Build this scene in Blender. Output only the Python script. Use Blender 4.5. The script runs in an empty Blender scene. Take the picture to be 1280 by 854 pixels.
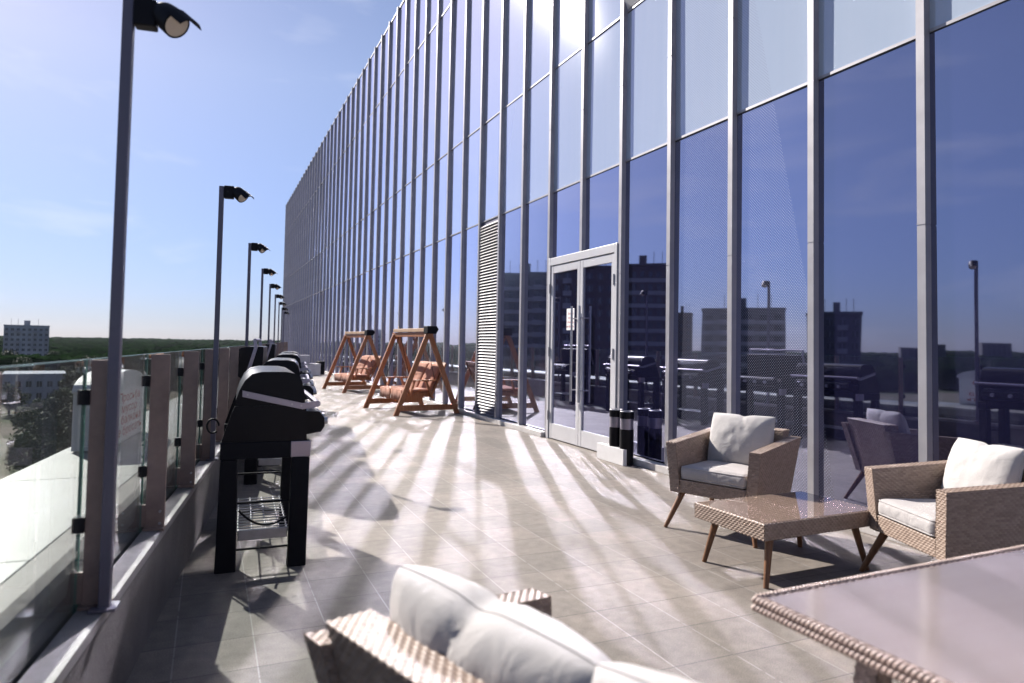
import bpy, bmesh, math, random
import numpy as np
from mathutils import Vector, Matrix, noise as mnoise

random.seed(7)
rng = np.random.default_rng(11)
R = math.radians
scene = bpy.context.scene
col = scene.collection

# ------------------------------------------------------------------ camera
H = 1.4
YAW, PITCH, ROLL = R(23.852), R(2.3234), R(1.0026)
cam_d = bpy.data.cameras.new('camera')
cam_d.sensor_fit = 'HORIZONTAL'
cam_d.sensor_width = 36.0
cam_d.lens = 853.0 / 1280 * 36
cam_d.shift_y = -31.0 / 1280
cam_d.clip_start = 0.05
cam_d.clip_end = 20000
cam_d.dof.use_dof = True
cam_d.dof.focus_distance = 6.3
cam_d.dof.aperture_fstop = 2.2
cam = bpy.data.objects.new('camera', cam_d)
col.objects.link(cam)
_fw0 = Vector((math.sin(YAW), math.cos(YAW), 0)); _r0 = Vector((math.cos(YAW), -math.sin(YAW), 0)); _u0 = Vector((0, 0, 1))
_fw = _fw0 * math.cos(PITCH) + _u0 * math.sin(PITCH)
_u = _u0 * math.cos(PITCH) - _fw0 * math.sin(PITCH)
_c, _s = math.cos(ROLL), math.sin(ROLL)
_R = _r0 * _c + _u * _s
_U = _u * _c - _r0 * _s
cam.matrix_world = Matrix(((_R.x, _U.x, -_fw.x, 0), (_R.y, _U.y, -_fw.y, 0), (_R.z, _U.z, -_fw.z, H), (0, 0, 0, 1)))
scene.camera = cam

# ------------------------------------------------------------------ sky, sun, exposure
SUN_AZ, SUN_EL = R(-20.85), R(33.0)
world = bpy.data.worlds.new('World')
scene.world = world
world.use_nodes = True
wn = world.node_tree
wn.nodes.clear()
w_out = wn.nodes.new('ShaderNodeOutputWorld')
w_bg = wn.nodes.new('ShaderNodeBackground')
w_sky = wn.nodes.new('ShaderNodeTexSky')
w_sky.sky_type = 'NISHITA'
w_sky.sun_disc = False
w_sky.sun_elevation = SUN_EL
w_sky.sun_rotation = SUN_AZ
w_sky.altitude = 200
w_sky.air_density = 1.0
w_sky.dust_density = 0.25
w_sky.ozone_density = 3.0
w_bg.inputs['Strength'].default_value = 0.062
w_tint = wn.nodes.new('ShaderNodeMix'); w_tint.data_type = 'RGBA'; w_tint.blend_type = 'MULTIPLY'
w_tint.inputs[0].default_value = 1.0
wn.links.new(w_sky.outputs[0], w_tint.inputs[6])
# the air low over the town is bluer than the model's, the upper sky a little violet
w_tc0 = wn.nodes.new('ShaderNodeTexCoord'); w_sep = wn.nodes.new('ShaderNodeSeparateXYZ')
wn.links.new(w_tc0.outputs['Generated'], w_sep.inputs[0])
w_el = wn.nodes.new('ShaderNodeValToRGB')
w_el.color_ramp.elements[0].position = 0.0; w_el.color_ramp.elements[0].color = (0.36, 0.42, 0.68, 1)
w_el.color_ramp.elements[1].position = 0.35; w_el.color_ramp.elements[1].color = (1.11, 0.92, 0.91, 1)
wn.links.new(w_sep.outputs[2], w_el.inputs[0]); wn.links.new(w_el.outputs[0], w_tint.inputs[7])
# thin streaky clouds over the dome
w_tc = wn.nodes.new('ShaderNodeTexCoord')
w_map = wn.nodes.new('ShaderNodeMapping')
w_map.inputs['Scale'].default_value = (2.2, 2.2, 9.0)
w_map.inputs['Rotation'].default_value = (R(8), R(-6), R(20))
w_n = wn.nodes.new('ShaderNodeTexNoise'); w_n.inputs['Scale'].default_value = 1.6
w_n.inputs['Detail'].default_value = 7; w_n.inputs['Roughness'].default_value = 0.55; w_n.inputs['Distortion'].default_value = 0.5
w_r = wn.nodes.new('ShaderNodeValToRGB')
w_r.color_ramp.elements[0].position = 0.54; w_r.color_ramp.elements[0].color = (0, 0, 0, 1)
w_r.color_ramp.elements[1].position = 0.80; w_r.color_ramp.elements[1].color = (0.36, 0.36, 0.36, 1)
w_mix = wn.nodes.new('ShaderNodeMix'); w_mix.data_type = 'RGBA'
w_mix.inputs[7].default_value = (7.5, 7.6, 8.4, 1)
wn.links.new(w_tc.outputs['Generated'], w_map.inputs[0])
wn.links.new(w_map.outputs[0], w_n.inputs['Vector'])
wn.links.new(w_n.outputs[0], w_r.inputs[0])
wn.links.new(w_r.outputs[0], w_mix.inputs[0])
wn.links.new(w_tint.outputs[2], w_mix.inputs[6])
wn.links.new(w_mix.outputs[2], w_bg.inputs[0])
wn.links.new(w_bg.outputs[0], w_out.inputs[0])

sun_d = bpy.data.lights.new('sun', 'SUN')
sun_d.energy = 5.0
sun_d.angle = R(0.5)
sun_d.color = (1.0, 0.93, 0.86)
sun = bpy.data.objects.new('sun', sun_d)
col.objects.link(sun)
sun_dir = Vector((math.sin(SUN_AZ) * math.cos(SUN_EL), math.cos(SUN_AZ) * math.cos(SUN_EL), math.sin(SUN_EL)))
sun.rotation_euler = sun_dir.to_track_quat('Z', 'Y').to_euler()
sun.location = sun_dir * 60

scene.view_settings.view_transform = 'Standard'
scene.view_settings.look = 'None'
scene.view_settings.gamma = 1.0
scene.view_settings.exposure = 1.15
scene.render.engine = 'CYCLES'
cy = scene.cycles
cy.use_denoising = True
cy.caustics_reflective = True
cy.caustics_refractive = False
cy.blur_glossy = 0.0
cy.use_guiding = True
cy.max_bounces = 8
cy.diffuse_bounces = 3
cy.glossy_bounces = 4
cy.transparent_max_bounces = 24
cy.sample_clamp_indirect = 40.0


# ------------------------------------------------------------------ materials
MATS = {}
def mat(name, color=(0.5, 0.5, 0.5), rough=0.5, metal=0.0, spec=0.5, var=0.0, vscale=6.0, bump=0.0, bscale=40.0, coat=0.0):
    if name in MATS: return MATS[name]
    m = bpy.data.materials.new(name); m.use_nodes = True
    nt = m.node_tree; b = nt.nodes['Principled BSDF']
    b.inputs['Base Color'].default_value = (*color, 1)
    b.inputs['Roughness'].default_value = rough
    b.inputs['Metallic'].default_value = metal
    b.inputs['Specular IOR Level'].default_value = spec
    b.inputs['Coat Weight'].default_value = coat
    if var > 0 or bump > 0:
        tc = nt.nodes.new('ShaderNodeTexCoord')
    if var > 0:
        n = nt.nodes.new('ShaderNodeTexNoise'); n.inputs['Scale'].default_value = vscale
        n.inputs['Detail'].default_value = 6; n.inputs['Roughness'].default_value = 0.6
        nt.links.new(tc.outputs['Object'], n.inputs['Vector'])
        r = nt.nodes.new('ShaderNodeValToRGB')
        r.color_ramp.elements[0].position = 0.3; r.color_ramp.elements[1].position = 0.7
        r.color_ramp.elements[0].color = (*[c * (1 - var) for c in color], 1)
        r.color_ramp.elements[1].color = (*[min(1, c * (1 + var)) for c in color], 1)
        nt.links.new(n.outputs[0], r.inputs[0]); nt.links.new(r.outputs[0], b.inputs['Base Color'])
        mr = nt.nodes.new('ShaderNodeMapRange')
        mr.inputs['To Min'].default_value = max(0.02, rough * (1 - var)); mr.inputs['To Max'].default_value = min(1, rough * (1 + var))
        nt.links.new(n.outputs[0], mr.inputs[0]); nt.links.new(mr.outputs[0], b.inputs['Roughness'])
    if bump > 0:
        n2 = nt.nodes.new('ShaderNodeTexNoise'); n2.inputs['Scale'].default_value = bscale; n2.inputs['Detail'].default_value = 4
        nt.links.new(tc.outputs['Object'], n2.inputs['Vector'])
        bp = nt.nodes.new('ShaderNodeBump'); bp.inputs['Strength'].default_value = bump; bp.inputs['Distance'].default_value = 0.01
        nt.links.new(n2.outputs[0], bp.inputs['Height']); nt.links.new(bp.outputs[0], b.inputs['Normal'])
    MATS[name] = m
    return m

def new_mat(name):
    m = bpy.data.materials.new(name); m.use_nodes = True
    nt = m.node_tree
    MATS[name] = m
    return m, nt, nt.nodes, nt.links, nt.nodes['Principled BSDF']

def math_node(N, L, op, a, b=None, c=None):
    n = N.new('ShaderNodeMath'); n.operation = op
    for i, v in enumerate((a, b, c)):
        if v is None: continue
        if isinstance(v, (int, float)): n.inputs[i].default_value = v
        else: L.new(v, n.inputs[i])
    return n.outputs[0]

def mix_rgb(N, L, blend, f, a, b):
    n = N.new('ShaderNodeMix'); n.data_type = 'RGBA'; n.blend_type = blend
    for i, v in ((0, f), (6, a), (7, b)):
        if isinstance(v, (int, float)): n.inputs[i].default_value = v
        elif isinstance(v, tuple): n.inputs[i].default_value = (*v, 1)
        else: L.new(v, n.inputs[i])
    return n.outputs[2]

# --- paving
def paving():
    m, nt, N, L, b = new_mat('terrace_paving')
    tc = N.new('ShaderNodeTexCoord'); sp = N.new('ShaderNodeSeparateXYZ'); L.new(tc.outputs['Object'], sp.inputs[0])
    T = 0.335
    ux = math_node(N, L, 'DIVIDE', math_node(N, L, 'ADD', sp.outputs[0], 0.10), T)
    uy = math_node(N, L, 'DIVIDE', math_node(N, L, 'ADD', sp.outputs[1], 0.19), T)
    fx = math_node(N, L, 'FRACT', ux); fy = math_node(N, L, 'FRACT', uy)
    ix = math_node(N, L, 'FLOOR', ux); iy = math_node(N, L, 'FLOOR', uy)
    dx = math_node(N, L, 'MINIMUM', fx, math_node(N, L, 'SUBTRACT', 1.0, fx))
    dy = math_node(N, L, 'MINIMUM', fy, math_node(N, L, 'SUBTRACT', 1.0, fy))
    jx = math_node(N, L, 'LESS_THAN', dx, 0.009); jy = math_node(N, L, 'LESS_THAN', dy, 0.009)
    cmb = N.new('ShaderNodeCombineXYZ'); L.new(ix, cmb.inputs[0]); L.new(iy, cmb.inputs[1])
    wnz = N.new('ShaderNodeTexWhiteNoise'); wnz.noise_dimensions = '2D'; L.new(cmb.outputs[0], wnz.inputs['Vector'])
    big = N.new('ShaderNodeTexNoise'); big.inputs['Scale'].default_value = 1.3; big.inputs['Detail'].default_value = 7; big.inputs['Roughness'].default_value = 0.62
    fine = N.new('ShaderNodeTexNoise'); fine.inputs['Scale'].default_value = 160; fine.inputs['Detail'].default_value = 3
    med = N.new('ShaderNodeTexNoise'); med.inputs['Scale'].default_value = 14; med.inputs['Detail'].default_value = 6
    for n in (big, fine, med): L.new(tc.outputs['Object'], n.inputs['Vector'])
    v = math_node(N, L, 'MULTIPLY_ADD', wnz.outputs['Value'], 0.22, 0.89)
    v = math_node(N, L, 'MULTIPLY', v, math_node(N, L, 'MULTIPLY_ADD', big.outputs[0], 1.05, 0.48))
    v = math_node(N, L, 'MULTIPLY', v, math_node(N, L, 'MULTIPLY_ADD', fine.outputs[0], 1.3, 0.35))
    v = math_node(N, L, 'MULTIPLY', v, math_node(N, L, 'MULTIPLY_ADD', med.outputs[0], 0.75, 0.62))
    hsv = mix_rgb(N, L, 'MIX', wnz.outputs['Value'], (0.142, 0.126, 0.111), (0.152, 0.131, 0.114))
    base = mix_rgb(N, L, 'MULTIPLY', 1.0, hsv, (1, 1, 1))
    cv = N.new('ShaderNodeCombineXYZ'); L.new(v, cv.inputs[0]); L.new(v, cv.inputs[1]); L.new(v, cv.inputs[2])
    base = mix_rgb(N, L, 'MULTIPLY', 1.0, base, cv.outputs[0])
    # worn pale spots and drips
    sp2 = N.new('ShaderNodeTexNoise'); sp2.inputs['Scale'].default_value = 3.1; sp2.inputs['Detail'].default_value = 8; sp2.inputs['Roughness'].default_value = 0.75
    L.new(tc.outputs['Object'], sp2.inputs['Vector'])
    spm = N.new('ShaderNodeMapRange'); spm.inputs['From Min'].default_value = 0.64; spm.inputs['From Max'].default_value = 0.74; L.new(sp2.outputs[0], spm.inputs[0])
    base = mix_rgb(N, L, 'MIX', math_node(N, L, 'MULTIPLY', spm.outputs[0], 0.30), base, (0.30, 0.285, 0.27))
    spd = N.new('ShaderNodeMapRange'); spd.inputs['From Min'].default_value = 0.30; spd.inputs['From Max'].default_value = 0.22; L.new(sp2.outputs[0], spd.inputs[0])
    base = mix_rgb(N, L, 'MIX', math_node(N, L, 'MULTIPLY', spd.outputs[0], 0.4), base, (0.10, 0.095, 0.092))
    # joints: pale lime along the terrace, dark across it, both patchy
    jn = math_node(N, L, 'GREATER_THAN', med.outputs[0], 0.40)
    base = mix_rgb(N, L, 'MIX', math_node(N, L, 'MULTIPLY', jx, math_node(N, L, 'MULTIPLY_ADD', jn, 0.55, 0.10)), base, (0.27, 0.255, 0.245))
    base = mix_rgb(N, L, 'MIX', math_node(N, L, 'MULTIPLY', jy, math_node(N, L, 'MULTIPLY_ADD', jn, 0.45, 0.45)), base, (0.06, 0.055, 0.053))
    L.new(base, b.inputs['Base Color'])
    b.inputs['Roughness'].default_value = 0.72
    b.inputs['Specular IOR Level'].default_value = 0.35
    hgt = math_node(N, L, 'SUBTRACT', math_node(N, L, 'MULTIPLY', fine.outputs[0], 0.5), math_node(N, L, 'MULTIPLY', math_node(N, L, 'MAXIMUM', jx, jy), 0.9))
    hgt = math_node(N, L, 'ADD', hgt, math_node(N, L, 'MULTIPLY', wnz.outputs['Value'], 0.5))
    bp = N.new('ShaderNodeBump'); bp.inputs['Strength'].default_value = 0.45; bp.inputs['Distance'].default_value = 0.004
    L.new(hgt, bp.inputs['Height']); L.new(bp.outputs[0], b.inputs['Normal'])
    return m

def schlick(N, L, ior, power=5.0):
    # reflectance of a thin pane, the same from either side
    lw = N.new('ShaderNodeLayerWeight'); lw.inputs['Blend'].default_value = 0.5
    f0 = ((ior - 1) / (ior + 1)) ** 2
    return math_node(N, L, 'MULTIPLY_ADD', math_node(N, L, 'POWER', lw.outputs['Facing'], power), 1 - f0, f0)

# --- facade glass: coated dark pane, pale back-painted pane, optional dot film
def facade_glass(name, base, ior, dots=None, dirt=0.0, rough=0.02, haze=0.8):
    m, nt, N, L, b = new_mat(name)
    N.remove(b)
    out = [n for n in N if n.type == 'OUTPUT_MATERIAL'][0]
    geo = N.new('ShaderNodeNewGeometry')
    pos = geo.outputs['Position']
    sp = N.new('ShaderNodeSeparateXYZ'); L.new(pos, sp.inputs[0])
    wn_ = N.new('ShaderNodeTexNoise'); wn_.inputs['Scale'].default_value = 0.8; wn_.inputs['Detail'].default_value = 1.5
    L.new(pos, wn_.inputs['Vector'])
    bp = N.new('ShaderNodeBump'); bp.inputs['Strength'].default_value = 0.10; bp.inputs['Distance'].default_value = 0.012
    L.new(wn_.outputs[0], bp.inputs['Height'])
    # streaks of dust washed down the pane
    mp = N.new('ShaderNodeMapping'); mp.inputs['Scale'].default_value = (1, 9, 0.7); L.new(pos, mp.inputs[0])
    sn = N.new('ShaderNodeTexNoise'); sn.inputs['Scale'].default_value = 1.0; sn.inputs['Detail'].default_value = 6; L.new(mp.outputs[0], sn.inputs['Vector'])
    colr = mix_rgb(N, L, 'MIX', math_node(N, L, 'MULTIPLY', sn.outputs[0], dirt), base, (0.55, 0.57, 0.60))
    if dots:
        y0, y1, slope = dots
        P_ = 0.028
        a = math_node(N, L, 'DIVIDE', sp.outputs[1], P_); c = math_node(N, L, 'DIVIDE', sp.outputs[2], P_)
        def dist(off):
            fa = math_node(N, L, 'SUBTRACT', math_node(N, L, 'FRACT', math_node(N, L, 'ADD', a, off)), 0.5)
            fc = math_node(N, L, 'SUBTRACT', math_node(N, L, 'FRACT', math_node(N, L, 'ADD', c, off)), 0.5)
            return math_node(N, L, 'ADD', math_node(N, L, 'MULTIPLY', fa, fa), math_node(N, L, 'MULTIPLY', fc, fc))
        dmin = math_node(N, L, 'MINIMUM', dist(0.0), dist(0.5))
        dot = math_node(N, L, 'LESS_THAN', dmin, 0.026)
        # the film ends on a slanted edge
        lim = math_node(N, L, 'MULTIPLY_ADD', sp.outputs[2], slope, y0)
        k = math_node(N, L, 'MULTIPLY', dot, math_node(N, L, 'GREATER_THAN', sp.outputs[1], lim))
        k = math_node(N, L, 'MULTIPLY', k, math_node(N, L, 'LESS_THAN', sp.outputs[1], y1))
        colr = mix_rgb(N, L, 'MIX', k, colr, (0.30, 0.32, 0.38))
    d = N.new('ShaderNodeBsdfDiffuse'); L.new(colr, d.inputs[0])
    g = N.new('ShaderNodeBsdfGlossy'); g.inputs['Color'].default_value = (0.72, 0.745, 1.0, 1) if haze > 0 else (0.9, 0.9, 0.92, 1); g.inputs['Roughness'].default_value = rough
    L.new(bp.outputs[0], g.inputs['Normal'])
    f = schlick(N, L, ior, 2.2 if haze > 0 else 4.0)
    base_sh = d.outputs[0]
    if haze > 0:
        # lobe added to throw sun streaks on the paving; glancing angles only, stretched vertically
        h = N.new('ShaderNodeBsdfAnisotropic'); h.inputs['Color'].default_value = (0.97, 0.97, 0.97, 1)
        ay, az = 0.0055, 0.036
        h.inputs['Roughness'].default_value = math.sqrt(math.sqrt(ay * az)); h.inputs['Anisotropy'].default_value = 1 - math.sqrt(ay / az)
        tv = N.new('ShaderNodeCombineXYZ'); tv.inputs[1].default_value = 1.0
        L.new(tv.outputs[0], h.inputs['Tangent'])
        lw = N.new('ShaderNodeLayerWeight'); lw.inputs['Blend'].default_value = 0.5
        mr = N.new('ShaderNodeMapRange'); mr.interpolation_type = 'SMOOTHSTEP'
        mr.inputs['From Min'].default_value = 0.50; mr.inputs['From Max'].default_value = 0.74; mr.inputs['To Max'].default_value = haze
        L.new(lw.outputs['Facing'], mr.inputs[0])
        m1 = N.new('ShaderNodeMixShader'); L.new(mr.outputs[0], m1.inputs[0]); L.new(base_sh, m1.inputs[1]); L.new(h.outputs[0], m1.inputs[2])
        base_sh = m1.outputs[0]
    mx = N.new('ShaderNodeMixShader')
    if haze > 0:      # coating strength differs a little from pane to pane
        oi = N.new('ShaderNodeObjectInfo')
        f = math_node(N, L, 'MULTIPLY', f, math_node(N, L, 'MULTIPLY_ADD', oi.outputs['Random'], 0.22, 0.89))
    L.new(f, mx.inputs[0]); L.new(base_sh, mx.inputs[1]); L.new(g.outputs[0], mx.inputs[2])
    L.new(mx.outputs[0], out.inputs[0])
    return m

def clear_glass(name, tint=(0.86, 0.90, 0.89), ior=1.5, film=0.065):
    m, nt, N, L, b = new_mat(name)
    N.remove(b)
    out = [n for n in N if n.type == 'OUTPUT_MATERIAL'][0]
    t = N.new('ShaderNodeBsdfTransparent'); t.inputs[0].default_value = (*tint, 1)
    d = N.new('ShaderNodeBsdfDiffuse'); d.inputs[0].default_value = (0.55, 0.56, 0.56, 1)
    geo = N.new('ShaderNodeNewGeometry')
    n = N.new('ShaderNodeTexNoise'); n.inputs['Scale'].default_value = 2.5; n.inputs['Detail'].default_value = 7
    L.new(geo.outputs['Position'], n.inputs['Vector'])
    m0 = N.new('ShaderNodeMixShader'); L.new(math_node(N, L, 'MULTIPLY', n.outputs[0], film * 2), m0.inputs[0])
    L.new(t.outputs[0], m0.inputs[1]); L.new(d.outputs[0], m0.inputs[2])
    g = N.new('ShaderNodeBsdfGlossy'); g.inputs['Roughness'].default_value = 0.01
    f = schlick(N, L, ior)
    mx = N.new('ShaderNodeMixShader')
    L.new(f, mx.inputs[0]); L.new(m0.outputs[0], mx.inputs[1]); L.new(g.outputs[0], mx.inputs[2])
    L.new(mx.outputs[0], out.inputs[0])
    return m

def wicker_mat(name, c1, c2):
    m, nt, N, L, b = new_mat(name)
    uv = N.new('ShaderNodeUVMap'); uv.uv_map = 'UVMap'
    sp = N.new('ShaderNodeSeparateXYZ'); L.new(uv.outputs[0], sp.inputs[0])
    row = math_node(N, L, 'FLOOR', math_node(N, L, 'DIVIDE', sp.outputs[1], 0.0135))
    colm = math_node(N, L, 'FLOOR', math_node(N, L, 'ADD', math_node(N, L, 'DIVIDE', sp.outputs[0], 0.030), math_node(N, L, 'MULTIPLY', row, 0.5)))
    cmb = N.new('ShaderNodeCombineXYZ'); L.new(row, cmb.inputs[0]); L.new(colm, cmb.inputs[1])
    wz = N.new('ShaderNodeTexWhiteNoise'); wz.noise_dimensions = '2D'; L.new(cmb.outputs[0], wz.inputs['Vector'])
    mp = N.new('ShaderNodeMapping'); mp.inputs['Scale'].default_value = (14, 420, 1); L.new(uv.outputs[0], mp.inputs[0])
    fb = N.new('ShaderNodeTexNoise'); fb.inputs['Scale'].default_value = 1.0; fb.inputs['Detail'].default_value = 3; L.new(mp.outputs[0], fb.inputs['Vector'])
    c = mix_rgb(N, L, 'MIX', math_node(N, L, 'MULTIPLY_ADD', fb.outputs[0], 0.6, math_node(N, L, 'MULTIPLY_ADD', wz.outputs['Value'], 0.5, -0.05)), c1, c2)
    L.new(c, b.inputs['Base Color'])
    b.inputs['Roughness'].default_value = 0.48
    bp = N.new('ShaderNodeBump'); bp.inputs['Strength'].default_value = 0.35; bp.inputs['Distance'].default_value = 0.002
    L.new(fb.outputs[0], bp.inputs['Height']); L.new(bp.outputs[0], b.inputs['Normal'])
    return m

def wood_mat(name, c1, c2, scale=(40, 40, 3), rough=0.45):
    m, nt, N, L, b = new_mat(name)
    tc = N.new('ShaderNodeTexCoord'); mp = N.new('ShaderNodeMapping'); mp.inputs['Scale'].default_value = scale
    L.new(tc.outputs['Object'], mp.inputs[0])
    n = N.new('ShaderNodeTexNoise'); n.inputs['Scale'].default_value = 1.0; n.inputs['Detail'].default_value = 7; n.inputs['Distortion'].default_value = 0.8
    L.new(mp.outputs[0], n.inputs['Vector'])
    r = N.new('ShaderNodeValToRGB'); r.color_ramp.elements[0].position = 0.3; r.color_ramp.elements[1].position = 0.72
    r.color_ramp.elements[0].color = (*c1, 1); r.color_ramp.elements[1].color = (*c2, 1)
    L.new(n.outputs[0], r.inputs[0]); L.new(r.outputs[0], b.inputs['Base Color'])
    b.inputs['Roughness'].default_value = rough
    return m

def cloth_mat(name, c):
    m, nt, N, L, b = new_mat(name)
    tc = N.new('ShaderNodeTexCoord')
    n = N.new('ShaderNodeTexNoise'); n.inputs['Scale'].default_value = 9; n.inputs['Detail'].default_value = 6; L.new(tc.outputs['Object'], n.inputs['Vector'])
    w = N.new('ShaderNodeTexNoise'); w.inputs['Scale'].default_value = 900; L.new(tc.outputs['Object'], w.inputs['Vector'])
    f = math_node(N, L, 'MULTIPLY_ADD', w.outputs[0], 0.35, math_node(N, L, 'MULTIPLY', n.outputs[0], 0.5))
    cc = mix_rgb(N, L, 'MIX', f, tuple(x * 0.82 for x in c), tuple(min(1, x * 1.1) for x in c))
    L.new(cc, b.inputs['Base Color'])
    b.inputs['Roughness'].default_value = 0.9; b.inputs['Specular IOR Level'].default_value = 0.15
    b.inputs['Sheen Weight'].default_value = 0.15
    wr = N.new('ShaderNodeTexNoise'); wr.inputs['Scale'].default_value = 11; wr.inputs['Detail'].default_value = 3; wr.inputs['Distortion'].default_value = 1.5
    L.new(tc.outputs['Object'], wr.inputs['Vector'])
    h = math_node(N, L, 'ADD', math_node(N, L, 'MULTIPLY', w.outputs[0], 0.08), wr.outputs[0])
    bp = N.new('ShaderNodeBump'); bp.inputs['Strength'].default_value = 0.35; bp.inputs['Distance'].default_value = 0.012
    L.new(h, bp.inputs['Height']); L.new(bp.outputs[0], b.inputs['Normal'])
    return m

M_PAVE = paving()
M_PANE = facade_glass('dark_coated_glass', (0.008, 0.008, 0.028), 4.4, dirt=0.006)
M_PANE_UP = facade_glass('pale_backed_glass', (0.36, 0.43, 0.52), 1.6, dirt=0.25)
M_DOTS = {}
M_WICK = wicker_mat('tan_wicker', (0.170, 0.116, 0.088), (0.325, 0.248, 0.198))
M_WICKG = wicker_mat('grey_wicker', (0.16, 0.115, 0.10), (0.36, 0.27, 0.235))
M_TEAK = wood_mat('brown_teak', (0.105, 0.045, 0.018), (0.20, 0.092, 0.040))
M_SWING = wood_mat('red_brown_wood', (0.27, 0.100, 0.038), (0.42, 0.175, 0.075))
M_LIGHTWOOD = wood_mat('pale_wood', (0.50, 0.32, 0.19), (0.66, 0.47, 0.32))
M_CUSH = cloth_mat('light_grey_cloth', (0.38, 0.357, 0.35))
M_CUSH2 = cloth_mat('pale_linen_cloth', (0.41, 0.392, 0.38))
M_PINK = cloth_mat('terracotta_cloth', (0.36, 0.155, 0.095))
M_FIN = mat('grey_aluminium', (0.30, 0.292, 0.312), 0.42, 0.3, var=0.12, vscale=3)
M_DARK = mat('dark_gasket', (0.02, 0.02, 0.025), 0.5)
M_WHITE = mat('white_powdercoat', (0.50, 0.495, 0.51), 0.35, var=0.05, vscale=5)
M_SILL = mat('pale_metal_sill', (0.48, 0.46, 0.45), 0.4, var=0.15, vscale=8)
M_LOUV = mat('lilac_grey_louvre', (0.11, 0.105, 0.15), 0.5, 0.0)
M_POST = mat('brown_grey_post', (0.20, 0.142, 0.122), 0.5, 0.15, var=0.18, vscale=9, bump=0.05)
M_CAP = mat('white_parapet_metal', (0.20, 0.198, 0.195), 0.5, var=0.22, vscale=2.2, bump=0.04, bscale=6)
M_CAPIN = mat('stained_parapet_edge', (0.26, 0.235, 0.22), 0.6, var=0.28, vscale=5)
M_CONC = mat('stained_concrete', (0.11, 0.10, 0.097), 0.85, var=0.30, vscale=4, bump=0.2)
M_KERB = mat('grey_kerb_metal', (0.20, 0.19, 0.19), 0.55, var=0.28, vscale=6, bump=0.05)
M_POLE = mat('violet_grey_pole', (0.10, 0.095, 0.13), 0.45, 0.3)
M_BLACK = mat('black_enamel', (0.004, 0.004, 0.007), 0.34, spec=0.18)
M_BLACKM = mat('black_matt', (0.006, 0.006, 0.009), 0.55, spec=0.15)
M_STEEL = mat('brushed_steel', (0.42, 0.41, 0.43), 0.32, 0.85, var=0.08, vscale=20)
M_LENS = mat('frosted_lamp_lens', (0.62, 0.56, 0.48), 0.3)
M_TOPGLASS = facade_glass('table_glass_brown', (0.20, 0.145, 0.115), 1.5, dirt=0.02, rough=0.02, haze=0)
M_TOPGLASS2 = facade_glass('table_glass_mauve', (0.195, 0.158, 0.148), 1.5, dirt=0.12, rough=0.10, haze=0)
M_CLEAR = clear_glass('railing_glass')
M_RED = mat('red_print', (0.42, 0.03, 0.03), 0.6)
M_PAPER = mat('white_paper', (0.75, 0.74, 0.73), 0.7)
M_BOX = mat('white_plastic', (0.62, 0.61, 0.61), 0.4, var=0.06)

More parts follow.
